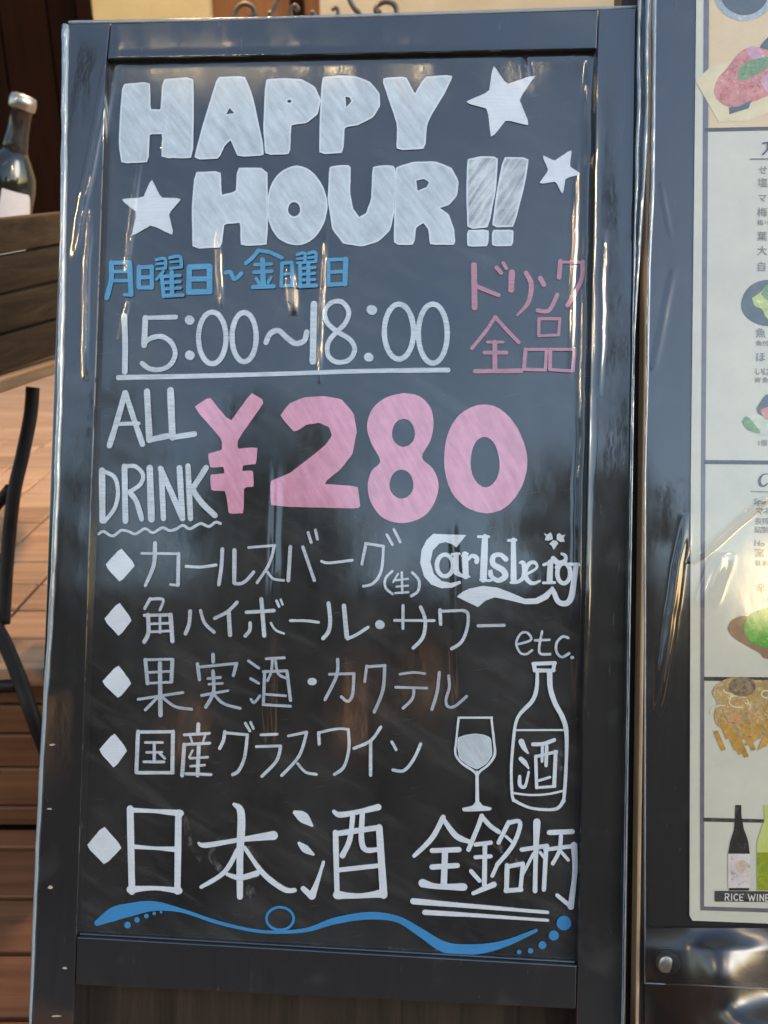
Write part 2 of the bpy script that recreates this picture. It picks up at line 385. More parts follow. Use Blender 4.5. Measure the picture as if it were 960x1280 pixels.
for a, b in zip(ys, ys[1:]):
    me = plank_me(b - a - GAP * 1.6, 4.4, .028, M['deck']); o = link('plank', me, (), deck, (random.uniform(-.02, .02), (a + b) / 2, random.uniform(-.0012, .0008)))
up = bpy.data.objects.new('upper_deck', None); COL.objects.link(up); up['kind'] = 'structure'
ul = [EDGE_Y + .0] + [at_z(30, y, UP).y for y in (797, 762, 730, 702, 677, 653)]
pw = (ul[-1] - ul[1]) / 5
WALL_Y = 3.1
while ul[-1] + pw < WALL_Y: ul.append(ul[-1] + pw)
bm = bmesh.new(); add_box(bm, (-2.2, EDGE_Y + .032, -.118), (2.2, WALL_Y, UP - .0285)); from_bm('joist_frame', bm, M['iron'], up)
M['paver'] = wood('orange_paver', (.50, .29, .17), (.68, .46, .30), .55, scale=.6)
jx = at_z(8, 775, UP).x; TW = .104; x0t = jx - TW * 8; x1t = jx + TW * 4
for a, b in zip(ul, ul[1:]):
    if a > 2.0:
        link('slab', plank_me(b - a - .0016, 4.4, .028, M['paver']), (), up, (0, (a + b) / 2, UP)); continue
    tme = plank_me(b - a - .0055, TW - .0050, .028, M['paver']); tme.name = 'paver'
    for k in range(12):
        link('paver', tme, (), up, (x0t + TW * (k + .5), (a + b) / 2, UP + random.uniform(-.0009, .0009)))
    for xa, xb in ((-2.2, x0t - .0011), (x1t + .0011, 2.2)):
        link('slab', plank_me(b - a - .0055, xb - xa, .028, M['paver']), (), up, ((xa + xb) / 2, (a + b) / 2, UP))
rz = [at_y(30, y, EDGE_Y + .01).z for y in (1032, 1007, 959, 917, 880, 842)]
for a, b in zip(rz, rz[1:]):
    me = plank_me(b - a - .0045, 4.4, .022, M['deck']); o = link('riser_board', me, (), up, (0, EDGE_Y + .008, (a + b) / 2)); o.rotation_euler = (R(90), 0, 0)

# shop wall: cream plaster, dark wooden door at the left, an orange-brown panel
wx = lambda px: at_y(px, 15, WALL_Y).x
wall = thing('shop_wall', 'cream plaster shop wall with dark wooden door standing behind the boards', 'wall', loc=(0, WALL_Y, UP))
XD, XP0, XP1 = wx(116), wx(262), wx(400)
bm = bmesh.new(); add_box(bm, (XD, -.002, -.3), (XP0, .2, 3.0)); from_bm('plaster', bm, M['plaster_yellow'], wall)
bm = bmesh.new(); add_box(bm, (XP1, 0, -.3), (4.5, .2, 3.0)); add_box(bm, (XP0, 0, 1.9), (XP1, .2, 3.0)); from_bm('plaster', bm, M['plaster'], wall)
bm = bmesh.new(); add_box(bm, (XP0, .05, -.3), (XP1, .18, 1.9)); from_bm('wooden_panel', bm, M['panel_wood'], wall)
bm = bmesh.new(); add_box(bm, (XP1 - .10, .02, -.3), (XP1 - .055, .049, 1.9)); from_bm('panel_post', bm, M['door_wood'], wall)
dw = (XD + 4.5) / 22
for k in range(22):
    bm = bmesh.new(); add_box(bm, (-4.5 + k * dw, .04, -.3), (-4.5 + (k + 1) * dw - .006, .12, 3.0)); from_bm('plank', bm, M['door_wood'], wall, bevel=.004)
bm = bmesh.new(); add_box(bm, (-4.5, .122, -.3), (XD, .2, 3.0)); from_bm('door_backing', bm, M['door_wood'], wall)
bm = bmesh.new(); add_box(bm, (XD - .05, -.012, -.3), (XD - .004, .03, 3.0)); from_bm('door_post', bm, M['door_wood'], wall, bevel=.004)

# ------------------------------------------------------------------ chalkboard A-frame
board = thing('chalkboard', 'tall black A-frame chalkboard lettered HAPPY HOUR, tightly wrapped in clear plastic', 'chalkboard', MBOARD)
FT = .007          # frame stands proud of the slate
def P(px, py, wz=0.0, Mx=None): return loc_on(Mx or MBOARD, px, py, wz)
def quad_prism(name, pts, z0, z1, mat, parent, Mx=None, bevel=.0012, wz=None):
    bm = bmesh.new(); prism(bm, [tuple(P(x, y, z1 if wz is None else wz, Mx))[:2] for x, y in pts], z0, z1)
    return from_bm(name, bm, mat, parent, bevel=bevel)
oTL, oTR = P(84, 30, FT), P(795, 10, FT)
iTL, iTR, iBR, iBL = P(133, 73, FT), P(747, 60, FT), P(722, 1208, FT), P(95, 1172, FT)
def on_line(a, b, v): t = (v - a.y) / (b.y - a.y); return Vector((a.x + (b.x - a.x) * t, v))
oLb, oRb = P(38, 1280, FT), P(777, 1280, FT)
def ground_v(x, z=0.001):      # local v at which world height is z
    p0 = MBOARD @ Vector((x, 0, 0)); return (z - p0.z) / (MBOARD.to_3x3() @ Vector((0, 1, 0))).z
vl, vr = ground_v(oTL.x) + .004, ground_v(oTR.x) + .004
def outline(name, pts, z0, z1, mat, parent, bevel=.0008):
    bm = bmesh.new(); prism(bm, [tuple(p)[:2] for p in pts], z0, z1); return from_bm(name, bm, mat, parent, bevel=bevel)
inL = lambda v: on_line(iTL, iBL, v); inR = lambda v: on_line(iTR, iBR, v)
ouL = lambda v: on_line(oTL, oLb, v); ouR = lambda v: on_line(oTR, oRb, v)
vtop = oTL.y
TLt = on_line(oTL, oLb, oTL.y); tslope = (oTR.y - oTL.y) / (oTR.x - oTL.x)
iLt = Vector((iTL.x + .002, oTL.y + tslope * (iTL.x - oTL.x))); iRt = Vector((iTR.x + .0005, oTL.y + tslope * (iTR.x - oTL.x)))
outline('left_stile', [oTL, ouL(vl), inL(vl), iTL, iLt], -.012, FT, M['frame'], board)
outline('right_stile', [iRt, iTR, inR(vr), ouR(vr), oTR], -.012, FT, M['frame'], board)
g = .0006
outline('top_rail', [iLt + Vector((g, 0)), Vector((iTL.x + g, iTL.y)), Vector((iTR.x - g, iTR.y)), iRt - Vector((g, 0))], -.012, FT - .0007, M['frame'], board)
bLL, bRR = P(93, 1231, FT), P(721, 1262, FT)
outline('bottom_rail', [(iBL.x + g, iBL.y), (inL(bLL.y).x + g, bLL.y), (inR(bRR.y).x - g, bRR.y), (iBR.x - g, iBR.y)], -.012, FT - .0007, M['frame'], board)
outline('inner_bead', [(iBL.x + .001, iBL.y), (iBR.x - .001, iBR.y), (iBR.x - .001, iBR.y + .0018), (iBL.x + .001, iBL.y + .0018)], .0005, FT - .004, M['frame'], board, .001)
outline('slate_panel', [Vector((iTL.x - .004, iTL.y + .01)), Vector((iBL.x - .004, iBL.y - .01)), Vector((iBR.x + .004, iBR.y - .01)), Vector((iTR.x + .004, iTR.y + .01))], -.009, 0, M['slate'], board, 0)
e0, e1 = P(797, 10, FT), P(779, 1280, FT)
outline('worn_edge', [(oTR.x + .0002, oTR.y - .001), (ouR(vr).x + .0002, vr), (ouR(vr).x + .0036, vr), (oTR.x + .0028, oTR.y - .001)], -.011, FT - .002, M['brown_edge'], board, .0008)
# rear frame
Mi = MBOARD.inverted()
def wl(p): return Mi @ Vector(p)
topL, topR = MBOARD @ Vector((oTL.x + .02, oTL.y - .05, -.014)), MBOARD @ Vector((oTR.x - .02, oTR.y - .05, -.014))
for tp in (topL, topR):
    b = Vector((tp.x, EDGE_Y - .035, .001)); bm = bmesh.new()
    d = (b - tp); q = d.to_track_quat('-Z', 'Y').to_matrix().to_4x4()
    Mx = Mi @ Matrix.Translation(tp + Vector((0, .014, 0))) @ q
    add_box(bm, (-.014, -.009, -d.length + .0105), (.014, .009, 0), Mx); from_bm('rear_leg', bm, M['rear_leg'], board, bevel=.001)
b0, b1 = topL.lerp(Vector((topL.x, EDGE_Y - .035, 0)), .8), topR.lerp(Vector((topR.x, EDGE_Y - .035, 0)), .8)
bm = bmesh.new(); add_box(bm, (b0.x + .018, b0.y - .005, b0.z - .02), (b1.x - .016, b0.y + .020, b0.z + .02), Mi); from_bm('rear_crossbar', bm, M['rear_leg'], board)
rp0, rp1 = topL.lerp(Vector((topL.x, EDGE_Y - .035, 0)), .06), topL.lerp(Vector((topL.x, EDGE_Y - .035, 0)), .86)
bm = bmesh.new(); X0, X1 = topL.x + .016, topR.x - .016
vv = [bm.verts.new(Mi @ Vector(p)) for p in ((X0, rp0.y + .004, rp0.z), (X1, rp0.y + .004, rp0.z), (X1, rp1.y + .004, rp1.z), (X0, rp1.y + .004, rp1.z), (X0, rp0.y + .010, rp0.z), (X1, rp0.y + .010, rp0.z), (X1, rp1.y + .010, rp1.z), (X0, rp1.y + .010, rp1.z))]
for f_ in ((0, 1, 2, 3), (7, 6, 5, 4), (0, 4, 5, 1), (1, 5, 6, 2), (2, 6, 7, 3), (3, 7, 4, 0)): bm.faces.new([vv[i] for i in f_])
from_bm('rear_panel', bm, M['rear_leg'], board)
outline('shade_panel', [(inL(bLL.y).x - .012, bLL.y + .010), (inL(vl).x - .012, vl + .03), (inR(vr).x + .012, vr + .03), (inR(bRR.y).x + .012, bRR.y + .010)], -.034, -.026, M['rear_leg'], board)  # dark panel added to stand in for the shade under the bottom rail
for x in (oTL.x + .05, oTR.x - .05):
    bm = bmesh.new(); add_box(bm, (x - .015, oTL.y - .035, -.0165), (x + .015, oTL.y - .008, -.0125)); from_bm('hinge', bm, M['hinge'], board)

for (x, y, a, b) in ((65, 931, 3.5, 1.4), (62, 1011, 3.0, 1.2), (63, 1109, 3.2, 1.8), (81, 1210, 3, 1.2), (70, 1270, 6, 1.3)):  # small reflected glints, painted as pale flecks on the frame
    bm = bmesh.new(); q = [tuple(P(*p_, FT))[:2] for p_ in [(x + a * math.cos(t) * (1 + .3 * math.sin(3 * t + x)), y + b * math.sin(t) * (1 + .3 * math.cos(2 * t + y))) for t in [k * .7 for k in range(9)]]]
    prism(bm, q, FT - .0004, FT + .0002); from_bm('painted_glint', bm, M['glint'], board)
# plastic that stands off the board: rolled hem along the left edge and the gathered edge at the right
def plastic_roll(name, pts, r, parent, Mx, seg=10, wz=FT, jit=.0006, lab=None):
    P2 = catmull([tuple(P(x, y, wz, Mx)) for x, y in pts], 14)
    P2 = [Vector(p) + Vector((noise.noise(Vector((p[1] * 30, 1, 0))) * jit, 0, noise.noise(Vector((p[1] * 25, 5, 0))) * jit)) for p in P2]
    rr = [(r if not isinstance(r, tuple) else r[0] + (r[1] - r[0]) * k_ / (len(P2) - 1)) * (1 + .35 * noise.noise(Vector((p.y * 45, 9, 3)))) for k_, p in enumerate(P2)]
    bm = bmesh.new(); tube(bm, P2, rr, seg); o = from_bm(name, bm, M['plastic'], parent, True)
    if lab: o['label'] = lab
    return o
plastic_roll('plastic_hem', [(82, 32), (80, 200), (77, 400), (71, 600), (64, 760), (55, 900), (45, 1100), (38, 1280), (35, 1350)], (.0030, .0010), board, MBOARD, wz=.008, lab='clear plastic rolled along the left edge')
plastic_roll('plastic_hem', [(86, 28), (300, 24), (540, 17), (795, 9)], .0015, board, MBOARD, wz=.006, lab='clear plastic rolled over the top edge')
# gathered sheet at the right edge
bm = bmesh.new(); NV = 150; cols = 9; grid = []
for i in range(NV):
    y = -60 + i * 10.0
    row = []
    xa = 797 - (y - 10) * .0160; spread = 15 if y < 180 else max(3, 15 - (y - 180) * .05)
    for j in range(cols):
        t = j / (cols - 1); px = xa + t * spread
        z = .008 + .006 * math.sin(t * 9.5 + noise.noise(Vector((y * .012, 3, 0))) * 2.5) * (1 if y < 300 else .6) + .0015 * noise.noise(Vector((y * .05, t * 3, 0)))
        row.append(bm.verts.new(P(px, y, z)))
    grid.append(row)
for a, b in zip(grid, grid[1:]):
    for j in range(cols - 1): bm.faces.new((a[j], a[j + 1], b[j + 1], b[j]))
o = from_bm('plastic_gather', bm, M['plastic'], board, True); o['label'] = 'clear plastic gathered in folds along the right edge'
sm = o.modifiers.new('solid', 'SOLIDIFY'); sm.thickness = .0003

# ------------------------------------------------------------------ chalk drawing
class Crop:
    def __init__(s, ox, oy, k): s.ox, s.oy, s.k = ox, oy, k
    def __call__(s, pts): return [((p[0] / s.k) + s.ox, (p[1] / s.k) + s.oy) for p in pts]
ZERO, DZ = .0009, .00006
PXM = WI / 614.0      # metres per photo pixel on the board, roughly
def ribbon(bm, pts, wd, z, Mx=None, cap=6, jitter=.05):
    """a pen stroke as a flat ribbon with round ends; pts photo px, wd px (number or per point)"""
    n = len(pts); W = list(wd) if isinstance(wd, (list, tuple)) else [wd] * n
    L = [tuple(P(x, y, z, Mx))[:2] + (W[i] * PXM / 2,) for i, (x, y) in enumerate(pts)]
    if n > 2: L = catmull(L, 6)
    elif n == 2: L = [tuple(a + (b - a) * t / 4 for a, b in zip(L[0], L[1])) for t in range(5)]
    m = len(L); left, right = [], []; sd0 = random.uniform(0, 50)
    for i, p in enumerate(L):
        a, b = L[max(i - 1, 0)], L[min(i + 1, m - 1)]
        tx, ty = b[0] - a[0], b[1] - a[1]; q = math.hypot(tx, ty) or 1e-9; nx, ny = -ty / q, tx / q
        hw = p[2] * (1 + jitter * 2 * noise.noise(Vector((i * .45, sd0, 0))))
        zz = z + DZ * .8 * i / m
        left.append(bm.verts.new((p[0] + nx * hw, p[1] + ny * hw, zz))); right.append(bm.verts.new((p[0] - nx * hw, p[1] - ny * hw, zz)))
    for i in range(m - 1):
        bm.faces.new((right[i], right[i + 1], left[i + 1], left[i]))
    for end in (0, -1):
        c = L[end]; a, b = (left[0], right[0]) if end == 0 else (right[-1], left[-1])
        cen = Vector((c[0], c[1], a.co.z)); va = (a.co - cen); fan = [a]
        for k in range(1, cap):
            fan.append(bm.verts.new(cen + Matrix.Rotation(math.pi * k / cap, 3, 'Z') @ va))
        fan.append(b)
        bm.faces.new(fan)
def fill_loops(bm, loops, z, Mx=None):
    vl = [[P(x, y, z, Mx) for x, y in lp] for lp in loops]
    flat = [v for lp in vl for v in lp]; bv = [bm.verts.new(v) for v in flat]
    for t in tessellate_polygon(vl):
        try: bm.faces.new([bv[i] for i in t])
        except ValueError: pass
def ell(cx, cy, rx, ry, n=36, rot=0, wob=.012, ph=0):
    out = []
    for k in range(n):
        a = 2 * math.pi * k / n; r = 1 + wob * math.sin(3 * a + ph) + wob * .7 * math.sin(5 * a + ph * 2)
        x, y = rx * r * math.cos(a), ry * r * math.sin(a)
        out.append((cx + x * math.cos(rot) - y * math.sin(rot), cy + x * math.sin(rot) + y * math.cos(rot)))
    return out
def rough_loop(lp, sub=5, amp=.35):
    """hand-drawn edge: subdivide and shake by a fraction of a pixel; corners slightly rounded"""
    out = []; n = len(lp); s0 = random.uniform(0, 90)
    for i in range(n):
        a, b = lp[i], lp[(i + 1) % n]
        for j in range(sub):
            t = .06 + .94 * j / sub if j == 0 else j / sub
            x, y = a[0] + (b[0] - a[0]) * t, a[1] + (b[1] - a[1]) * t
            out.append((x + amp * noise.noise(Vector((x * .12, y * .12, s0))), y + amp * noise.noise(Vector((x * .12, y * .12, s0 + 9)))))
    return out
def up_face(bm):
    for f in bm.faces:
        f.normal_update()
        if f.normal.z < 0: f.normal_flip()
def finish(name, bm, mats, parent=None, label=None, wind=True):
    up_face(bm); me = bpy.data.meshes.new(name); bm.to_mesh(me); bm.free()
    o = link(name, me, mats, parent or board)
    if label: o['label'] = label
    return o
def strokes(name, crop, SS, mat, label=None, parent=None, Mx=None, z0=ZERO, fat=1.0):
    """SS: list of (points, width in crop px)"""
    bm = bmesh.new()
    for i, (pts, wd) in enumerate(SS):
        ww = [x * fat / crop.k for x in wd] if isinstance(wd, (list, tuple)) else wd * fat / crop.k
        ribbon(bm, crop(pts), ww, z0 + i * DZ, Mx)
    return finish(name, bm, mat, parent, label)
def letter(name, crop, outer, holes=(), fill='chalk_fill', edge='chalk_solid', ew=2.2, label=None, smooth=False):
    o_ = crop(outer); hs = [crop(h) for h in holes]
    if smooth: o_ = [tuple(p) for p in catmull(o_ + [o_[0]], 4)[:-1]]
    else: o_ = rough_loop(o_)
    bm = bmesh.new(); fill_loops(bm, [o_] + hs, ZERO); nf = len(bm.faces)
    up_face(bm)
    for f in bm.faces: f.material_index = 0
    for lp in [o_] + hs:
        if ew:
            fs = set(bm.faces); step = 1; q = lp[::step] + [lp[0], lp[1]]
            # inset outline stroke
            W = ew; L = [P(x, y, ZERO + DZ) for x, y in q]
            m = len(L) - 1; inn, out = [], []
            for i in range(m):
                a, b = L[i - 1 if i else m - 2], L[i + 1]; t = (b - a); t.z = 0
                if t.length < 1e-9: t = Vector((1, 0, 0))
                t.normalize(); nv = Vector((-t.y, t.x, 0)) * W * PXM / 2
                inn.append(bm.verts.new(L[i] + nv)); out.append(bm.verts.new(L[i] - nv))
            for i in range(m - 1):
                f = bm.faces.new((inn[i], inn[i + 1], out[i + 1], out[i])); f.material_index = 1
    return finish(name, bm, [M[fill], M[edge]], board, label)
A1, A2, A3 = Crop(0, 0, 3), Crop(300, 0, 3), Crop(560, 0, 3)
B3, B4, B5, B6, B7, B8 = Crop(100, 300, 3.84), Crop(300, 300, 3.84), Crop(530, 300, 3.84), Crop(100, 470, 3.2), Crop(380, 470, 3.2), Crop(100, 1100, 1.4118)
C1, C2, C3, C4, C5, C6, C7, C8 = Crop(110, 650, 3.84), Crop(320, 650, 3.84), Crop(500, 650, 3.84), Crop(110, 800, 3.84), Crop(340, 800, 3.6923), Crop(550, 810, 4.8), Crop(90, 990, 3.0968), Crop(360, 990, 2.5263)

L_ = 'chalk_letter'
letter(L_, A1, [(462,318),(560,310),(562,412),(605,415),(612,300),(722,292),(724,430),(720,590),(608,590),(612,500),(558,500),(555,606),(458,610),(448,540),(455,400)])
letter(L_, A1, [(818,292),(915,288),(945,360),(992,580),(895,585),(866,520),(840,545),(820,592),(730,595),(760,480),(800,350)], [[(861,402),(846,430),(882,426)]])
letter(L_, A2, [(98,300),(170,296),(230,300),(280,328),(300,375),(290,425),(250,458),(190,466),(188,500),(185,575),(98,578),(90,480)], [ell(185,380,11,9,14)])
letter(L_, A2, [(310,292),(370,286),(430,288),(485,308),(520,350),(523,395),(498,438),(445,465),(390,475),(385,570),(300,576),(302,450)], [[(393,362),(412,362),(421,378),(412,392),(395,403)]])
letter(L_, A2, [(535,296),(620,290),(655,358),(695,290),(795,284),(770,340),(715,430),(698,470),(692,555),(590,560),(592,465),(560,370)])
letter('chalk_star', A3, [(170,245),(218,318),(330,280),(265,370),(305,470),(218,448),(162,518),(150,408),(65,383),(155,345)], fill='chalk_solid', ew=1.0, label='largest white chalk star, right of HAPPY')
letter(L_, A1, [(733,648),(825,645),(828,735),(888,720),(892,632),(1000,632),(1002,915),(905,920),(905,832),(838,838),(828,925),(725,930),(722,780)])
letter('chalk_star', A1, [(568,672),(602,742),(680,745),(632,800),(650,882),(568,842),(495,885),(515,795),(455,748),(538,742)], fill='chalk_solid', ew=1.0, label='white chalk star left of HOUR')
letter(L_, A2, ell(213,772,110,146,40, ph=1), [ell(203,785,26,30,18)])
letter(L_, A2, [(338,628),(375,622),(412,622),(410,720),(420,780),(445,818),(475,802),(495,750),(500,628),(540,622),(580,625),(578,780),(562,860),(520,902),(460,922),(390,912),(350,862),(332,750)])
letter(L_, A2, [(585,630),(650,610),(730,608),(790,630),(817,680),(812,730),(785,765),(742,779),(780,805),(800,860),(805,915),(715,915),(710,862),(690,832),(658,850),(650,915),(580,915),(582,780)], [[(658,676),(690,668),(712,682),(702,704),(664,718)]])
letter('chalk_exclamation_mark', A3, [(75,600),(120,590),(184,590),(178,700),(150,850),(76,856),(72,720)], fill='chalk_hatch')
letter('chalk_exclamation_mark', A3, [(210,592),(300,594),(285,690),(245,848),(168,850),(185,720)], fill='chalk_hatch')
letter('chalk_point', A3, [(74,866),(150,864),(148,920),(76,922)], fill='chalk_fill')
letter('chalk_point', A3, [(168,866),(243,864),(240,920),(168,920)], fill='chalk_fill')
letter('chalk_star', A3, [(355,582),(398,605),(463,562),(455,625),(497,652),(440,668),(430,727),(405,680),(342,688),(378,640)], fill='chalk_solid', ew=1.0, label='smallest white chalk star by the right stile')

K = 'chalk_character'
S = strokes
# weekday line, blue
S(K, B3, [([(150,108),(150,190),(128,278)],22),([(148,110),(238,108)],18),([(238,110),(245,262)],22),([(150,153),(235,150)],15),([(150,195),(240,195)],15),([(212,262),(245,265)],14)], M['blue'], None, None, None, ZERO, 1.12)
S(K, B3, [([(283,130),(282,225)],20),([(283,132),(345,128)],18),([(345,130),(345,225)],20),([(290,180),(345,178)],17),([(283,228),(345,228)],18),
          ([(365,95),(408,90),(410,135)],13),([(365,116),(405,112)],10),([(368,140),(412,135)],11),([(430,85),(480,80),(487,130)],14),([(435,106),(480,102)],10),([(435,136),(487,130)],12),
          ([(400,150),(368,188)],13),([(392,170),(402,270)],18),([(400,175),(480,170)],15),([(400,205),(480,200)],14),([(402,235),(482,230)],14),([(402,268),(494,264)],16),([(440,155),(442,265)],20)], M['blue'], None, None, None, ZERO, 1.12)
S(K, B3, [([(525,130),(522,248)],24),([(528,130),(622,126)],24),([(622,128),(622,248)],26),([(528,188),(620,186)],22),([(522,250),(622,248)],24)], M['blue'], None, None, None, ZERO, 1.12)
S(K, B3, [([(700,157),(722,155),(742,188),(775,160)],17)], M['blue'], None, None, None, ZERO, 1.12)
S(K, B4, [([(88,50),(60,85),(28,112)],17),([(88,50),(140,58),(200,85)],17),([(72,118),(150,115)],15),([(68,155),(152,150)],16),([(108,95),(112,222)],24),([(78,185),(92,208)],14),([(148,180),(135,205)],14),([(62,226),(162,222)],18)], M['blue'], None, None, None, ZERO, 1.12)
S(K, B4, [([(202,112),(198,220)],16),([(202,112),(245,108)],14),([(248,110),(252,218)],16),([(205,165),(250,160)],12),([(200,222),(250,218)],14),
          ([(275,70),(310,64),(312,105)],14),([(328,64),(362,60),(364,102)],14),([(275,90),(308,88)],11),([(328,86),(360,82)],11),([(275,110),(365,104)],12),
          ([(288,115),(290,225)],16),([(288,137),(360,132)],13),([(290,165),(358,160)],13),([(290,192),(358,190)],13),([(285,222),(366,218)],16),([(328,115),(328,220)],18)], M['blue'], None, None, None, ZERO, 1.12)
S(K, B4, [([(425,95),(425,215)],16),([(425,95),(512,92)],15),([(508,92),(504,212)],22),([(428,155),(505,150)],15),([(425,215),(505,210)],17)], M['blue'], None, None, None, ZERO, 1.12)
# opening hours
N = 'chalk_numeral'
def oval(cx, cy, rx, ry, ph=-1.6): return [(cx + rx * math.cos(ph + a * .35), cy + ry * math.sin(ph + a * .35)) for a in range(19)]
S(N, B3, [([(213,365),(217,500),(215,632)],28)], M['chalk'])
S(N, B3, [([(460,370),(312,374)],22),([(314,374),(308,505)],28),([(306,495),(345,470),(395,464),(440,495),(457,548),(432,600),(385,622),(335,618),(298,592)],24)], M['chalk'])
S('chalk_colon_point', B3, [([(523,383),(529,386)],44)], M['chalk'])
S('chalk_colon_point', B3, [([(525,552),(530,555)],44)], M['chalk'])
S(N, B3, [(oval(635,470,66,124),25)], M['chalk'])
S(N, B3, [(oval(788,466,58,118),25)], M['chalk'])
S('chalk_dash', B4, [([(125,492),(145,450),(185,435),(228,472),(268,497),(308,483),(320,442)],26)], M['chalk'])
S(N, B4, [([(355,308),(352,440),(350,582)],32)], M['chalk'])
S(N, B4, [([(465,440),(418,395),(408,340),(440,300),(490,298),(522,345),(505,400),(465,440),(425,490),(422,550),(460,585),(520,578),(550,530),(530,480),(465,440)],23)], M['chalk'])
S('chalk_colon_point', B4, [([(630,334),(635,337)],46)], M['chalk'])
S('chalk_colon_point', B4, [([(616,562),(621,564)],42)], M['chalk'])
S(N, B4, [(oval(763,440,70,132),25)], M['chalk'])
S(N, Crop(0,0,1), [(oval(541,417,18,37),6.4)], M['chalk'])
S('chalk_underline', Crop(0,0,1), [([(148,472),(250,470),(350,467.3),(450,464),(560,462.5)],[6.5,6,5.5,5.5,6])], M['chalk'])
# pink characters
S(K, B5, [([(240,120),(243,325)],27),([(250,222),(358,265)],20),([(348,132),(370,158)],20),([(380,110),(395,136)],17)], M['pink'])
S(K, B5, [([(422,155),(418,240)],28),([(490,158),(515,215),(500,300),(448,360)],[22,24,20,12])], M['pink'])
S(K, B5, [([(558,183),(575,215)],23),([(545,338),(600,338),(640,262)],19)], M['pink'])
S(K, B5, [([(655,102),(648,180)],22),([(650,106),(765,108)],14),([(762,106),(752,200),(688,315)],20)], M['pink'])
S(K, B5, [([(342,370),(295,440),(230,520)],17),([(342,370),(400,435),(455,492)],18),([(305,490),(380,490)],14),([(290,541),(395,541)],18),([(340,490),(340,625)],22),([(245,630),(465,628)],21)], M['pink'])
S(K, B5, [([(552,378),(652,378)],15),([(552,378),(550,458)],15),([(652,378),(646,455)],14),([(550,460),(646,456)],13),
          ([(485,525),(590,525)],14),([(487,525),(480,618)],18),([(588,525),(582,620)],16),([(480,621),(582,624)],15),
          ([(605,525),(722,525)],14),([(606,525),(604,622)],17),([(722,525),(714,628)],17),([(604,622),(714,629)],15)], M['pink'])
# ALL DRINK
S(L_, B6, [([(180,68),(150,175),(118,278)],24),([(182,68),(215,170),(250,272)],23),([(145,192),(235,190)],15)], M['chalk'])
S(L_, B6, [([(268,62),(278,255)],26),([(280,255),(350,240)],24)], M['chalk'])
S(L_, B6, [([(362,58),(370,245)],28),([(372,245),(458,232)],22)], M['chalk'])
S(L_, B6, [([(88,378),(90,578)],26),([(92,380),(138,405),(152,465),(138,530),(98,582)],17)], M['chalk'])
S(L_, B6, [([(178,362),(182,580)],24),([(180,362),(222,362),(252,395),(240,435),(195,465)],17),([(198,465),(225,500),(247,572)],21)], M['chalk'])
S(L_, B6, [([(279,368),(286,572)],27)], M['chalk'])
S(L_, B6, [([(325,372),(334,570)],22),([(322,370),(365,465),(410,570)],23),([(398,368),(410,570)],24)], M['chalk'])
S(L_, B6, [([(432,360),(442,570)],22),([(505,366),(448,455)],22),([(450,455),(490,510),(540,558)],23)], M['chalk'])
S('chalk_underline', B6, [([(75,632),(95,622),(130,640),(165,618),(195,622),(222,632),(260,611),(292,626),(330,607),(358,618),(385,612),(412,597),(440,611),(482,590),(515,602),(542,585),(562,590)],11)], M['chalk'])
letter('chalk_yen_sign', B6, [(455,125),(518,82),(600,185),(685,66),(740,100),(632,255),(630,290),(710,285),(705,352),(652,357),(648,380),(692,378),(695,442),(656,446),(655,548),(595,552),(582,460),(525,458),(520,395),(578,390),(574,364),(520,368),(512,310),(568,296),(568,255)], fill='pink_fill', edge='pink_fill', ew=0, label='solid pink chalk yen sign')
letter(N, B7, [(-96,160),(-60,110),(0,85),(80,80),(150,92),(198,148),(212,220),(195,310),(150,370),(75,432),(215,440),(225,520),(215,530),(-132,522),(-135,420),(-60,390),(20,330),(80,280),(112,240),(100,205),(60,187),(10,195),(-38,225)], fill='pink_fill', edge='pink_fill', ew=0, label='pink chalk 2')
letter(N, B7, [(400,68),(460,80),(505,125),(518,190),(505,260),(472,325),(515,370),(538,430),(525,500),(480,560),(400,588),(320,570),(270,510),(255,440),(270,380),(305,340),(270,270),(252,200),(275,130),(330,85)], [ell(398,228,46,56,24), ell(390,433,48,58,24)], fill='pink_fill', edge='pink_fill', ew=0, label='pink chalk 8', smooth=True)
letter(N, B7, ell(724,333,166,218,44,rot=-.06,ph=.6), [ell(724,345,58,101,28,rot=-.04)], fill='pink_fill', edge='pink_fill', ew=0, label='pink chalk 0')
# diamonds
for cr, q in ((C1,[(157,133),(228,215),(155,300),(80,218)]),(C1,[(148,393),(212,478),(150,560),(75,478)]),(C4,[(143,118),(210,205),(147,282),(65,203)]),(C4,[(125,445),(190,528),(127,617),(50,530)]),(C7,[(122,130),(195,213),(128,283),(55,210)])):
    letter('chalk_diamond', cr, q, fill='chalk_solid', ew=0)
T = M['chalk_thin']; Wm = M['chalk']
# first drinks line
S(K, C1, [([(322,112),(316,215),(275,315)],[20,20,15]),([(258,160),(435,162)],12),([(435,162),(432,312)],18),([(395,310),(432,314)],12)], T)
S('chalk_dash', C1, [([(470,222),(540,226),(615,216)],14)], Wm)
S(K, C1, [([(645,140),(640,225),(628,310)],18),([(703,145),(702,302)],20),([(704,305),(735,305),(765,285),(795,250)],16)], T)
S(K, C1, [([(770,132),(898,122)],12),([(895,122),(870,210),(812,300)],14),([(862,250),(890,282),(940,290)],12)], T)
S(K, C2, [([(165,128),(160,210),(155,290)],18),([(225,130),(280,290)],16),([(250,60),(265,108)],14),([(285,48),(295,92)],14)], T)
S('chalk_dash', C2, [([(315,198),(350,206),(462,193)],13)], Wm)
S(K, C2, [([(528,112),(508,212)],14),([(525,112),(612,126)],13),([(612,126),(602,240),(565,302),(515,318)],13),([(628,70),(655,118)],13),([(662,45),(692,105)],13)], T)
S('chalk_bracket', C2, [([(655,245),(622,280),(622,325),(655,355)],12)], Wm)
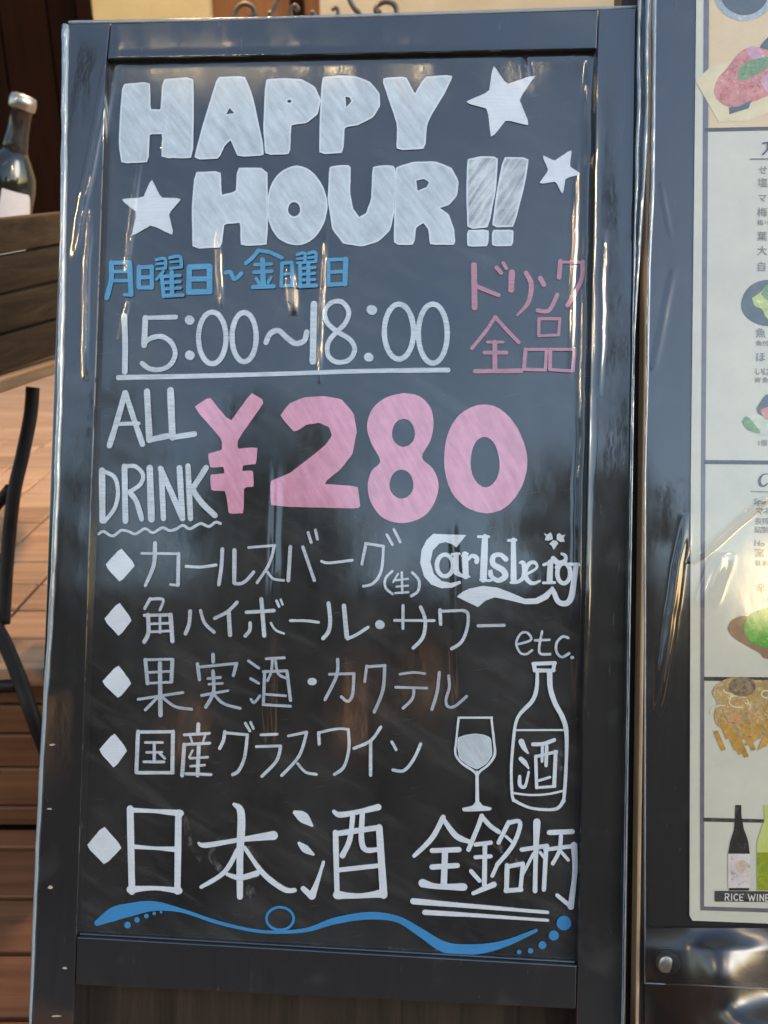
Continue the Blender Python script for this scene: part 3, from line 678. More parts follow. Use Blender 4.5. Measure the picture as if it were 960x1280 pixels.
S(K, C2, [([(682,258),(658,298)],9),([(668,290),(730,282)],9),([(700,252),(702,350)],11),([(674,320),(730,315)],9),([(668,351),(732,346)],10)], Wm)
S('chalk_bracket', C2, [([(750,252),(782,290),(778,340),(745,365)],13)], Wm)
# second line
S(K, C1, [([(298,378),(272,425)],15),([(300,380),(360,382),(345,432)],14),([(288,455),(290,540),(270,585)],20),([(270,458),(398,455)],15),([(396,455),(405,582)],21),([(345,455),(346,540)],13),([(285,499),(400,495)],12),([(290,538),(400,532)],12)], T)
S(K, C1, [([(490,438),(485,500),(468,545)],19),([(540,435),(560,495),(605,538)],16)], T)
S(K, C1, [([(715,395),(670,440),(608,472)],16),([(675,440),(682,552)],21)], T)
S(K, C1, [([(832,380),(846,555)],20),([(760,443),(892,435)],17),([(778,495),(776,530),(755,556)],17),([(878,495),(900,528),(940,545)],11),([(905,388),(917,415)],13),([(925,382),(934,405)],11)], Wm)
S('chalk_dash', C2, [([(165,483),(240,484),(300,491)],13)], Wm)
S(K, C2, [([(348,400),(356,480),(348,535),(322,568)],19),([(422,412),(436,562)],21),([(438,570),(480,552),(538,515)],15)], Wm)
S('chalk_dot', C2, [([(593,502),(598,503)],42)], Wm)
S(K, C2, [([(706,410),(705,520)],14),([(665,482),(855,483)],13),([(790,418),(812,480),(802,560),(755,614)],17)], Wm)
S(K, C3, [([(192,432),(195,500)],17),([(195,438),(300,434)],13),([(300,434),(326,450),(322,520),(295,585),(248,618)],15)], Wm)
S('chalk_dash', C3, [([(375,508),(500,505)],14)], Wm)
S(L_, C3, [([(560,598),(628,576),(612,542),(580,545),(558,590),(575,635),(605,644),(634,625)],11)], Wm)
S(L_, C3, [([(682,535),(668,610),(675,642),(720,644)],12),([(648,578),(718,575)],11)], Wm)
S(L_, C3, [([(808,566),(780,560),(752,590),(752,635),(778,658),(812,640)],12)], Wm)
S('chalk_dot', C3, [([(825,660),(829,660)],15)], Wm)
# third line
S(K, C4, [([(275,95),(286,208)],19),([(275,95),(405,92)],13),([(405,95),(400,200)],19),([(285,156),(400,150)],12),([(285,208),(400,202)],12),([(345,112),(348,360)],21),([(240,285),(350,268),(455,252)],13),([(335,275),(275,335)],14),([(360,278),(420,320),(498,332)],14)], M['chalk_dim'])
S(K, C4, [([(600,70),(601,105)],18),([(525,115),(535,190)],17),([(535,130),(715,112)],13),([(712,115),(698,170)],16),([(575,185),(635,180)],13),([(580,212),(645,208)],12),([(545,266),(672,243)],13),([(600,150),(602,250),(565,322)],17),([(602,258),(650,305),(730,328)],14)], M['chalk_dim'])
S(K, C4, [([(770,100),(820,135)],13),([(780,185),(820,208)],13),([(782,285),(798,300),(825,268)],13),([(855,90),(942,85)],13),([(848,155),(842,300)],15),([(842,152),(955,148)],14),([(955,150),(972,290)],16),
          ([(885,95),(880,150),(862,195)],13),([(900,100),(912,160),(948,182)],13),([(845,260),(950,268)],12),([(840,310),(972,318)],13)], M['chalk_dim'])
S('chalk_dot', C5, [([(180,192),(190,192)],32)], Wm)
S(K, C5, [([(303,90),(298,165),(245,275)],15),([(265,158),(380,155)],12),([(378,155),(372,250),(350,283),(320,262)],14)], M['chalk_dim'])
S(K, C5, [([(437,120),(428,192)],13),([(435,124),(522,118)],13),([(520,118),(512,230),(472,332)],15)], M['chalk_dim'])
S(K, C5, [([(590,158),(650,150),(705,155)],11),([(570,218),(715,222)],12),([(655,225),(648,270),(605,315)],13)], M['chalk_dim'])
S(K, C5, [([(772,150),(762,240),(738,320)],14),([(815,165),(818,220),(803,275),(812,307),(845,305),(898,260)],13)], M['chalk_dim'])
# fourth line
S(K, C4, [([(240,440),(232,635)],19),([(240,442),(410,440)],15),([(408,440),(405,635)],19),([(235,637),(408,637)],16),([(275,492),(358,492)],12),([(280,540),(355,538)],12),([(268,585),(365,585)],13),([(318,492),(318,585)],15),([(345,545),(368,568)],12)], Wm)
S(K, C4, [([(530,405),(528,445)],19),([(462,455),(582,448)],14),([(490,462),(500,490)],10),([(562,458),(552,490)],10),([(460,502),(585,495)],14),([(462,502),(452,650)],19),([(502,530),(486,562)],11),([(490,568),(575,562)],12),([(492,606),(560,600)],12),([(532,505),(526,650)],19),([(470,642),(590,646)],15)], Wm)
S(K, C4, [([(657,440),(650,482),(632,520)],16),([(655,445),(765,455)],13),([(765,455),(752,560),(725,625),(695,646)],16),([(755,400),(777,436)],14),([(780,395),(794,425)],12)], Wm)
S(K, C4, [([(830,455),(908,452)],13),([(808,512),(925,508)],13),([(925,510),(905,580),(835,654)],15)], Wm)
S(K, C5, [([(75,443),(160,425)],12),([(160,427),(125,535),(45,625)],14),([(118,570),(155,610),(205,620)],12)], Wm)
S(K, C5, [([(215,428),(218,480)],15),([(215,428),(300,410),(352,412)],12),([(352,412),(355,500),(332,585),(288,620)],14)], Wm)
S(K, C5, [([(502,402),(455,465),(378,500)],14),([(455,470),(455,624)],15)], Wm)
S(K, C5, [([(553,470),(573,506)],13),([(558,600),(610,602),(655,548),(686,480)],14)], Wm)
# big last line
S(K, C7, [([(225,65),(232,385)],26),([(222,70),(320,74),(420,82)],[20,16,26]),([(412,80),(408,385)],25),([(240,212),(330,218),(400,222)],[16,13,22]),([(225,378),(320,372),(415,382)],[26,16,24])], M['chalk_solid'])
S(K, C7, [([(628,48),(655,85),(650,250),(650,405)],[14,30,27,24]),([(490,198),(520,206),(650,185),(780,168)],[10,20,18,34]),([(642,222),(590,310),(500,368)],[17,18,14]),([(668,215),(740,315),(820,376),(862,380)],[14,20,20,16]),([(600,318),(650,332),(715,315)],[14,20,22])], M['chalk_solid'])
S(K, C8, [([(22,65),(48,80),(76,106)],[14,34,8]),([(35,162),(55,180),(80,197)],[10,24,8]),([(112,222),(92,285),(75,328)],[10,14,24]),([(75,330),(48,305)],[20,16]),([(145,62),(165,72),(225,62),(285,48)],[12,18,15,20]),([(205,68),(195,150),(172,200)],[15,16,18]),([(235,65),(232,150),(245,182),(280,182)],[15,17,17,15]),
          ([(150,128),(155,328)],17),([(150,132),(288,112)],17),([(288,112),(302,325)],[20,23]),([(155,247),(290,232)],14),([(155,325),(225,328),(300,320)],[26,15,26])], M['chalk_solid'])
S(K, C8, [([(490,80),(455,145),(398,202)],[16,16,12]),([(490,85),(530,138),(570,156)],[12,18,14]),([(455,185),(540,182)],15),([(455,237),(535,232)],16),([(496,185),(492,295)],19),([(425,288),(470,298),(555,300)],[26,16,22])], M['chalk_solid'])
S(K, C8, [([(612,75),(600,110),(570,182)],14),([(612,78),(640,108),(666,126)],14),([(592,166),(640,160)],13),([(592,206),(640,203)],12),([(622,165),(620,295)],14),([(578,250),(605,280)],13),([(660,232),(645,265)],11),([(585,320),(650,292)],[12,18]),
          ([(697,95),(665,160)],13),([(695,98),(733,96),(712,165),(660,230)],13),([(688,140),(708,158)],9),([(692,232),(690,312)],14),([(692,236),(742,226)],13),([(742,226),(734,306)],12),([(688,312),(736,308)],14)], M['chalk_solid'])
S(K, C8, [([(786,95),(782,210),(780,312)],[22,14,14]),([(738,182),(818,170)],13),([(775,195),(740,262)],10),([(796,190),(812,212)],9),([(825,128),(898,125)],15),([(815,182),(808,308)],13),([(812,182),(905,170)],13),([(903,168),(906,250),(893,362)],[20,15,18]),([(893,362),(850,326)],12),([(862,138),(857,185),(836,226)],12),([(862,188),(885,215)],10)], M['chalk_solid'])
S('chalk_underline', C8, [([(395,345),(600,362),(820,380)],[18,13,10])], M['chalk_solid'])
S('chalk_underline', C8, [([(432,380),(600,390),(820,405)],[16,12,9])], M['chalk_solid'])
# brewery lettering
def logo(loops_fill, st, label=None, name=L_):
    bm = bmesh.new(); zi = 0
    for loops in loops_fill:
        fill_loops(bm, [C3(l) for l in loops], ZERO + zi * DZ); zi += 1
    for pts, wd in st:
        ww = [x / C3.k for x in wd] if isinstance(wd, (list, tuple)) else wd / C3.k
        ribbon(bm, C3(pts), ww, ZERO + zi * DZ, jitter=.02); zi += 1
    finish(name, bm, M['chalk_solid'], board, label)
logo([[[(160,66),(240,70),(318,72),(270,132),(250,116),(220,106),(190,112),(158,145),(146,200),(162,258),(200,293),(245,302),(290,292),(294,304),(250,325),(200,328),(150,310),(115,270),(97,205),(103,145),(128,95)]]], [])
logo([[ell(216,218,50,62,28,wob=0), ell(216,218,28,42,20,wob=0)[::-1]]], [([(270,165),(268,240),(285,262),(305,268)],[22,30,20,12]),([(250,165),(285,162)],12)])
logo([], [([(312,165),(316,270)],28),([(298,172),(325,162)],10),([(322,195),(345,172),(368,182),(368,200)],[14,18,22,22]),([(300,272),(332,272)],10)])
logo([], [([(376,80),(425,80)],13),([(408,82),(404,180),(400,284)],[28,32,32]),([(385,288),(440,288),(440,240)],[10,12,6])])
logo([], [([(508,188),(480,166),(448,176),(448,212),(492,240),(505,270),(470,290),(435,268),(432,246)],[24,20,24,26,28,28,22,18,14])])
logo([], [([(520,98),(556,96)],13),([(544,96),(545,285)],[22,28]),([(532,300),(560,298),(590,278),(598,235),(590,205),(575,205)],[12,16,20,24,20,10])])
logo([], [([(612,258),(656,230),(648,205),(622,208),(602,240),(606,280),(636,304),(672,292)],[12,12,16,18,22,22,18,10])])
logo([], [([(690,215),(738,196)],14),([(722,202),(718,292)],[26,28]),([(688,302),(742,300)],13)])
logo([], [([(735,185),(762,208),(792,196),(794,172),(776,162)],[24,26,20,16,12]),([(770,205),(750,228)],16)])
logo([[ell(786,256,42,58,26,wob=0), ell(786,256,20,38,18,wob=0)[::-1]]], [([(812,212),(858,214)],16),([(846,215),(834,300),(822,370),(798,400),(760,392),(738,345),(730,325)],[22,26,28,26,24,22,12])])
for leaf in ([(690,62),(706,70),(722,59),(731,72),(733,92),(712,99),(694,96),(700,80)], [(752,70),(766,63),(778,74),(794,70),(785,86),(791,104),(770,106),(752,94)], [(733,98),(750,99),(761,112),(752,122),(738,143),(728,124),(716,115)]):
    logo([[leaf]], [], name='chalk_hop_leaf')
logo([[[(272,368),(300,345),(330,330),(400,316),(470,325),(540,352),(600,378),(650,376),(690,355),(728,322),(742,335),(745,350),(730,350),(710,378),(660,403),(600,404),(520,384),(455,371),(410,387),(374,418),(320,392)]]], [], name='chalk_swash')
# glass and bottle
S('chalk_wine_glass', C6, [([(112,418),(312,418)],13),([(112,418),(97,560),(93,635),(130,690),(200,738),(222,770)],[13,12,13,14,14,12]),([(308,418),(324,560),(328,640),(290,700),(242,738),(222,770)],[13,14,15,14,14,12]),([(222,745),(224,950)],[18,22])], M['chalk_solid'])
letter('chalk_glass_foot', C6, [(132,960),(195,946),(212,925),(240,925),(255,945),(310,958),(305,975),(210,980),(138,980)], fill='chalk_solid', ew=0)
letter('chalk_wine', C6, [(110,540),(160,522),(210,516),(265,522),(303,542),(312,640),(280,690),(222,728),(165,700),(118,660),(106,600)], fill='chalk_fill', ew=1.0)
S('chalk_bottle', C6, [([(560,95),(690,90)],22),([(562,95),(570,132)],24),([(686,90),(680,132)],22),([(568,135),(682,135)],22),
        ([(584,140),(580,240),(555,315),(485,390),(455,450),(440,560),(428,720),(432,870),(442,915)],[18,22,24,20,18,18,16,18,18]),
        ([(658,140),(662,240),(690,330),(735,415),(756,490),(760,600),(752,800),(742,915)],[30,30,30,28,26,20,20,18]),([(440,912),(520,952),(600,968),(700,964),(742,915)],[18,16,16,18,22])], M['chalk_solid'])
S('chalk_label_line', C6, [([(450,493),(750,492)],11)], M['chalk_solid'])
S('chalk_label_line', C6, [([(440,870),(540,882),(650,876),(745,855)],12)], M['chalk_solid'])
S(K, C6, [([(488,562),(505,600),(528,630)],[34,28,12]),([(485,665),(510,690),(532,722)],[26,26,10]),([(478,770),(480,822),(510,830),(532,745)],[18,22,18,14]),([(558,578),(620,575),(685,552)],22),([(574,650),(580,838)],19),([(574,652),(700,622)],19),([(694,622),(685,828)],22),([(580,838),(690,830)],15),([(615,590),(612,680)],16),([(640,590),(636,705)],20),([(592,796),(660,775)],15)], M['chalk_solid'])
def smudge(pts, wd, crop):
    bm = bmesh.new(); ribbon(bm, crop(pts), wd / crop.k, .0005); finish('chalk_smudge', bm, M['smudge_clear'], board)
smudge([(700,610),(715,660),(700,720)], 60, C6); smudge([(440,100),(455,190),(500,260)], 22, C7); smudge([(560,190),(540,250),(575,300)], 24, C7); smudge([(690,380),(700,400)], 40, C7)
smudge([(640,150),(760,260)], 20, C8); smudge([(330,500),(420,520),(500,500)], 30, C8); smudge([(205,190),(215,230)], 40, C7); smudge([(690,220),(720,300),(700,330)], 26, C7)
# blue flourish
bm = bmesh.new()
ribbon(bm, B8([(30,76),(60,60),(90,52),(130,46),(180,54),(240,74),(300,88),(345,92),(400,88),(450,72),(510,63),(560,69),(600,92),(645,119),(700,122),(750,112),(805,89)]), [7,17,16,12,5,4.5,4,4,5,8,9,8,10,13,12,8,4], ZERO, jitter=.02)
finish('chalk_flourish', bm, M['blue_solid'], board, 'blue chalk wave under the last line')
S('chalk_ring', B8, [([(353 + 24 * math.cos(1.4 + a * .35), 68 + 20 * math.sin(1.4 + a * .35)) for a in range(19)],4.5)], M['blue_solid'])
for cr, x, y, r in ((C7,215,515,13),(C7,252,495,11),(C7,288,480,9),(C7,318,470,7),(C7,345,465,5),(B8,854,76,13),(B8,836,98,9),(B8,816,115,7),(B8,795,125,5),(B8,775,127,4)):
    bm = bmesh.new(); fill_loops(bm, [cr(ell(x, y, r, r, 16))], ZERO); finish('chalk_dot', bm, M['blue_solid'], board)

# ------------------------------------------------------------------ menu board beside it
menu = thing('menu_board', 'black menu board holding a printed food poster, at the right of the chalkboard', 'menu board', MMENU)
def Q(px, py, z=0.0): return loc_on(MMENU, px, py, z)
def vground(Mx, x, z=.001):
    p0 = Mx @ Vector((x, 0, 0)); return (z - p0.z) / (Mx.to_3x3() @ Vector((0, 1, 0))).z
mt, mb_ = Q(815, 0), Q(799, 1280)
msl = (mb_.x - mt.x) / (mb_.y - mt.y)
mtop = Q(816, -130).y; xl = lambda v: mt.x + msl * (v - mt.y)
XR = Q(1190, 600).x
bm = bmesh.new(); v0 = vground(MMENU, mt.x) + .12
prism(bm, [(xl(mtop), mtop), (xl(v0), v0), (XR, v0), (XR, mtop)], -.018, 0); from_bm('back_panel', bm, M['menu_black'], menu, bevel=.001)
bm = bmesh.new(); prism(bm, [(xl(mtop) - .0030, mtop), (xl(v0) - .0034, v0), (xl(v0) - .0002, v0), (xl(mtop) - .0002, mtop)], -.017, .0006); from_bm('worn_edge', bm, M['tan_edge'], menu, bevel=.0008)
bm = bmesh.new(); prism(bm, [(xl(mtop) - .022, mtop - .01), (xl(v0) - .020, v0), (xl(v0) + .02, v0), (xl(mtop) + .02, mtop - .01)], -.05, -.0185); from_bm('dark_gap_strip', bm, M['iron'], menu, bevel=.001)  # black strip added behind the gap between the boards, standing for its darkness
for x0, x1 in ((xl(v0) + .02, xl(v0) + .06), (XR - .06, XR - .02)):
    bm = bmesh.new(); gv = vground(MMENU, x0); add_box(bm, (x0, gv + .006, -.04), (x1, v0 + .25, -.0185)); from_bm('leg', bm, M['rear_leg'], menu, bevel=.001)
    tp = MMENU @ Vector(((x0 + x1) / 2, mtop - .06, -.022)); b = Vector((tp.x, EDGE_Y - .035, .001)); d = b - tp
    bm = bmesh.new(); Mx = MMENU.inverted() @ Matrix.Translation(tp + Vector((0, .016, 0))) @ d.to_track_quat('-Z', 'Y').to_matrix().to_4x4()
    add_box(bm, (-.014, -.009, -d.length + .0105), (.014, .009, 0), Mx); from_bm('rear_leg', bm, M['rear_leg'], menu, bevel=.001)
def mpoly(name, crop, pts, mat, z, thick=.0002, smooth=False, parent=None, lab=None):
    q = crop(pts)
    if smooth: q = [tuple(p) for p in catmull(q + [q[0]], 4)[:-1]]
    bm = bmesh.new(); lp = [loc_on(MMENU, x, y, z) for x, y in q]
    vl_ = [lp]; bv = [bm.verts.new(v) for v in lp]
    for t in tessellate_polygon(vl_):
        try: bm.faces.new([bv[i] for i in t])
        except ValueError: pass
    o = finish(name, bm, M[mat], parent or poster, lab); return o
ONE = Crop(0, 0, 1)
bm = bmesh.new(); prism(bm, [tuple(Q(x, y))[:2] for x, y in ((871,-100),(863,600),(861.5,1144),(865,1150),(1172,1162),(1180,-100))], .0003, .0011)
poster = from_bm('poster', bm, M['paper'], menu); poster['label'] = 'cream printed menu poster with food photos'
Z1, Z2, Z3, Z4, Z5 = .00125, .00132, .00139, .00146, .00153
mpoly('photo_print', ONE, [(887,-100),(1160,-100),(1160,157),(886,163)], 'photo_tan', Z1, lab='tan backdrop of the steak photo')
mpoly('frame_line', ONE, [(880.5,-100),(886.8,-100),(884,320),(882,560),(880.5,800),(880.2,1133),(1160,1142),(1160,1147),(875.5,1138),(875.2,1000),(876,700),(878,320)], 'ink_grey', Z2)
for a in ([(881,160),(1160,154),(1160,158.5),(881,164.5)], [(880,575),(1160,577),(1160,582),(880,580)], [(880,846),(1160,848),(1160,853),(880,851)], [(879,1022),(955,1024),(955,1028.5),(879,1027)]):
    mpoly('divider_line', ONE, a, 'ink', Z3)
A4, D1 = Crop(760, 0, 4), Crop(860, 0, 7.53)
mpoly('dish_print', D1, [(70,760),(200,640),(420,560),(700,430),(1300,300),(1500,600),(1100,900),(560,1140),(290,1150)], 'cut_board', Z4)
mpoly('dish_print', D1, ell(530,-60,280,260,30), 'dish_rim', Z3)
mpoly('dish_print', D1, ell(530,-80,225,225,30), 'dish_slate', Z4)
mpoly('dish_print', D1, ell(900,420,270,140,30,rot=-.5), 'dish_slate', .00149)
mpoly('food_print', D1, [(240,860),(280,740),(360,650),(460,520),(540,460),(640,440),(800,480),(1100,500),(1100,760),(800,880),(640,950),(480,1000),(360,1000),(270,930)], 'meat', Z5, smooth=True)
mpoly('food_print', D1, [(540,480),(600,430),(690,470),(720,540),(620,560)], 'onion', .00156, smooth=True)
mpoly('food_print', D1, [(680,760),(753,690),(900,700),(900,850),(753,870)], 'onion', .00156, smooth=True)
mpoly('food_print', D1, [(470,740),(480,650),(560,580),(660,550),(760,540),(740,640),(640,700),(520,760)], 'herb', .0016, smooth=True)
mpoly('food_print', D1, [(385,1010),(480,1000),(600,940),(570,1020),(390,1075)], 'dish_slate', .0016)
A5 = Crop(760, 300, 4); A6 = Crop(760, 600, 4); A7 = Crop(760, 900, 3.37)
mpoly('dish_print', A5, ell(805,315,138,116,32), 'dish_slate', Z3)
mpoly('food_print', A5, [(720,290),(765,260),(800,225),(860,230),(900,300),(880,380),(800,395),(770,345),(735,330)], 'lettuce', Z4, smooth=True)
mpoly('food_print', A5, [(765,270),(800,225),(860,220),(880,280),(800,300)], 'herb', Z5, smooth=True)
mpoly('dish_print', A5, [(672,905),(700,880),(750,870),(860,880),(900,950),(800,975),(740,965),(690,940)], 'salad_pale', Z3, smooth=True)
mpoly('food_print', A5, [(672,908),(695,882),(740,930),(760,965),(700,948)], 'herb', Z4, smooth=True)
mpoly('food_print', A5, [(745,840),(770,800),(800,770),(860,780),(860,860),(790,880),(755,870)], 'dish_slate', Z5, smooth=True)
mpoly('food_print', A5, [(760,850),(800,835),(860,840),(850,890),(790,895)], 'meat', .00156, smooth=True)
mpoly('dish_print', A6, [(598,745),(615,705),(660,682),(720,680),(800,680),(1100,700),(1000,900),(800,895),(760,865),(700,832),(625,785)], 'dish_brown', Z3, smooth=True)
mpoly('food_print', A6, [(680,710),(720,670),(790,640),(900,620),(1000,700),(950,820),(850,842),(785,838),(720,815),(685,770)], 'green_bright', Z4, smooth=True)
mpoly('dish_print', A6, [(530,1170),(545,1110),(520,1060),(560,1010),(640,985),(740,1000),(850,1010),(900,1100),(860,1230),(760,1255),(620,1255),(545,1225)], 'pasta', Z4, smooth=True)
# tangled noodles on the print
for k in range(26):
    x = random.uniform(560, 840); y = random.uniform(1030, 1215); r = random.uniform(25, 60); a0 = random.uniform(0, 6)
    pts = [(x + r * math.cos(a0 + a * .5), y + r * .6 * math.sin(a0 + a * .5)) for a in range(6)]
    strokes('noodle_print', A6, [(pts, 6)], M['sauce' if k % 5 == 0 else ('cut_board' if k % 2 else 'fries')], None, poster, MMENU, Z5 + k * .000004)
mpoly('food_print', A6, ell(672,1034,66,50,22), 'meatball', .0017, smooth=True)
mpoly('food_print', A6, [(590,1180),(630,1165),(670,1180),(660,1215),(610,1220)], 'sauce', .0017, smooth=True)
mpoly('dish_print', A7, [(465,-5),(520,20),(600,30),(674,20),(700,60),(640,80),(560,84),(500,66)], 'glass_grey', Z3, smooth=True)
for k in range(13):
    x0 = 452 + k * 21; y0 = random.uniform(0, 50); L = random.uniform(70, 105); s_ = -.45 if k > 6 else .45
    if 5 <= k <= 7: L *= .8
    q = [(x0 - 9, y0), (x0 + 11, y0 - 6), (x0 + 11 + s_ * L, y0 + L), (x0 - 7 + s_ * L, y0 + L + 8)]
    mpoly('chip_print', A7, q, 'fries', Z4 + k * .000008)
E5 = Crop(860, 1000, 8)
mpoly('bottle_print', E5, [(474,50),(532,50),(536,170),(560,290),(600,400),(618,530),(618,540),(612,905),(412,905),(402,540),(420,430),(460,300),(470,180)], 'bottle_black', Z4)
mpoly('bottle_label_print', E5, [(400,538),(620,538),(622,880),(402,880)], 'bottle_label', Z5)
mpoly('bottle_label_print', E5, [(470,660),(520,600),(580,620),(570,700),(520,740)], 'label_orange', .00158, smooth=True)
mpoly('bottle_print', E5, [(760,50),(840,50),(850,330),(1020,500),(1020,905),(690,905),(690,420),(735,280),(765,200)], 'bottle_green', Z4)
mpoly('bottle_print', E5, [(692,525),(1020,525),(1020,904),(695,904)], 'bottle_lime', Z5)
mpoly('caption_band', E5, [(270,908),(2200,925),(2200,1035),(270,1016)], 'ink', .0016)

# printed lettering (flat text turned into meshes)
def text(txt, px, py, size_px, mat, parent, Mx, z, name='printed_text', rot=0, sx=1.0, lab=None):
    cu = bpy.data.curves.new('t', 'FONT'); cu.body = txt; cu.size = size_px * PXM * 1.25; cu.fill_mode = 'FRONT'; cu.resolution_u = 2
    cu.align_x = 'CENTER'; cu.align_y = 'CENTER'
    tmp = bpy.data.objects.new('t', cu); COL.objects.link(tmp); dg = bpy.context.evaluated_depsgraph_get(); dg.update()
    me = bpy.data.meshes.new_from_object(tmp.evaluated_get(dg)); bpy.data.objects.remove(tmp); bpy.data.curves.remove(cu)
    p = loc_on(Mx, px, py, z); me.transform(Matrix.Translation(p) @ Matrix.Rotation(rot, 4, 'Z') @ Matrix.Diagonal((sx, 1, 1, 1)))
    me.name = name; me.materials.clear(); o = link(name, me, mat, parent)
    if lab: o['label'] = lab
    return o
def ptext(t, x, y, sz, mat='ink_soft', **kw): return text(t, x, y, sz, M[mat], poster, MMENU, .0016 if mat != 'sheet_white' else .0018, **kw)
strokes('printed_heading', Crop(860,150,6.4), [([(600,185),(700,175),(690,215)],12),([(640,190),(635,235),(600,275)],13)], M['ink'], None, poster, MMENU, .0016)
strokes('printed_rule', Crop(860,150,6.4), [([(500,312),(900,306)],9)], M['ink_soft'], None, poster, MMENU, .0016)
for t, x, y, sz in (('せ',954,213,9),('塩',953.5,229,10),('マ',953.5,248,9),('梅',953,266,10),('梅',950.5,278.5,6),('ハ',958,278.5,5),('葉',953,296,10),('大',953,314,10),('自',952,334,10),
                    ('魚',951,417,10),('魚',949,429.5,6),('付',957,429.5,6),('ほ',951,447,10),('い',949,465,9),('は',959,465,9),('鮮',947.5,475.5,6),('魚',957,475.5,6),('1個',953,554,6.5),
                    ('マ',950,639.5,8),('ネ',958.5,639.5,8),('長',948,652,7),('特',957,652,7),('紹',948,663,7),('製',957,663,7),('窯',950,692,9),('鉄',948,704.5,6),('板',957,704.5,6)):
    ptext(t, x, y, sz)
ptext('Spe', 950, 627, 8); ptext('Ho', 949.5, 679.5, 8, rot=R(-5)); ptext('辛', 952, 736, 10, 'ink_red'); ptext('口', 957, 750, 6)
strokes('printed_heading', Crop(860,590,6.4), [([(640,15),(600,22),(575,60),(582,100),(610,112),(640,90)],[8,10,16,18,12,8])], M['ink'], None, poster, MMENU, .0016)
strokes('printed_rule', Crop(860,590,6.4), [([(505,155),(900,165)],8)], M['ink_soft'], None, poster, MMENU, .0016)
# serif-like caption letters RICE WINE drawn as strokes
def cap(ch, x, y, h=8.6, wd=5.2):
    G = {'R':[[(0,1),(0,0)],[(0,0),(.8,.05),(.8,.45),(0,.5)],[(.35,.5),(.95,1)]],'I':[[(.5,0),(.5,1)]],'C':[[(.95,.15),(.5,0),(.05,.3),(.05,.7),(.5,1),(.95,.85)]],'E':[[(.1,0),(.1,1)],[(.1,.02),(.9,.02)],[(.1,.5),(.7,.5)],[(.1,.98),(.9,.98)]],
         'W':[[(0,0),(.25,1)],[(.25,1),(.5,.2)],[(.5,.2),(.75,1)],[(.75,1),(1,0)]],'N':[[(.05,1),(.05,0)],[(.05,0),(.95,1)],[(.95,1),(.95,0)]]}[ch]
    strokes('printed_letter', ONE, [([(x + a * wd, y + b * h) for a, b in st], 1.15) for st in G], M['sheet_white'], None, poster, MMENU, .0018)
x = 906.5
for ch in 'RICE WINE':
    if ch == ' ': x += 4; continue
    wd = {'I': 2.2, 'W': 8.5}.get(ch, 5.0); cap(ch, x, 1117.2 + (x - 906) * .02, 8.2, wd); x += wd + 1.9
# steel button and bottom plastic
p = Q(834, 1202, 0)
bm = bmesh.new(); lathe(bm, [(.0095, 0), (.0098, .003), (.0085, .0055), (.0050, .0068), (0, .0072)], 28, Matrix.Translation((p.x, p.y, .0))); from_bm('steel_button', bm, M['steel'], menu, True)
bm = bmesh.new(); grid = []; NX, NY = 70, 60
s = NT('crumpled_plastic'); co = s.obj()
nz = s.noise(s.mapping(s.mapping(co, rot=(0, 0, R(-35))), (24, 9, 30)), 1.0, 2, .5, .3); bp = s.bump(nz, .0005)
g_ = s.n('ShaderNodeBsdfGlossy'); g_.inputs['Roughness'].default_value = .30; s.set(g_.inputs['Normal'], bp)
tr = s.n('ShaderNodeBsdfTransparent'); tr.inputs[0].default_value = (.95, .96, .97, 1); mx = s.n('ShaderNodeMixShader')
fr = s.n('ShaderNodeFresnel'); fr.inputs[0].default_value = 2.0; s.set(fr.inputs[1], bp)
s.set(mx.inputs[0], s.math('MULTIPLY_ADD', fr.outputs[0], 1.2, .0, clamp=True)); s.set(mx.inputs[1], tr.outputs[0]); s.set(mx.inputs[2], g_.outputs[0]); s.t.links.new(mx.outputs[0], s.out.inputs[0])
M['crumpled'] = s.m
for i in range(NY):
    row = []
    for j in range(NX):
        px, py = 806 + 370 * j / (NX - 1), 1160 + 250 * i / (NY - 1)
        m1_ = math.exp(-(((px - 905) / 45) ** 2 + ((py - 1225) / 55) ** 2)); m2_ = math.exp(-(((px - 960) / 70) ** 2 + ((py - 1290) / 30) ** 2))
        edge = min(1, (py - 1160) / 25)
        z = .0022 + edge * (.024 * m1_ + .034 * m2_ + .004 * abs(noise.noise(Vector((px * .010 + py * .008, py * .012 - px * .006, 0)))))
        row.append(bm.verts.new(loc_on(MMENU, px, py, z)))
    grid.append(row)
for a, b in zip(grid, grid[1:]):
    for j in range(NX - 1): bm.faces.new((a[j], a[j + 1], b[j + 1], b[j]))
o = from_bm('plastic_sheet', bm, M['crumpled'], menu, True); o['label'] = 'rumpled clear plastic hanging at the bottom of the menu board'
bm = bmesh.new(); tube(bm, [loc_on(MMENU, x, y, .0045 + .001 * math.sin(x)) for x, y in ((806,1229),(830,1230),(860,1231),(900,1233),(940,1235),(990,1236),(1170,1240))], .0006, 6); from_bm('plastic_hem', bm, M['plastic'], menu, True)
bm = bmesh.new(); tube(bm, [loc_on(MMENU, x, y, .003) for x, y in ((819,-100),(818,0),(815,240),(811,330),(809,480),(806,600),(806,900),(806,1229))], [.0016,.0018,.0022,.0016,.0010,.0010,.0009,.0008], 10)
o = from_bm('plastic_hem', bm, M['plastic'], menu, True); o['label'] = 'clear plastic rolled along the left edge'

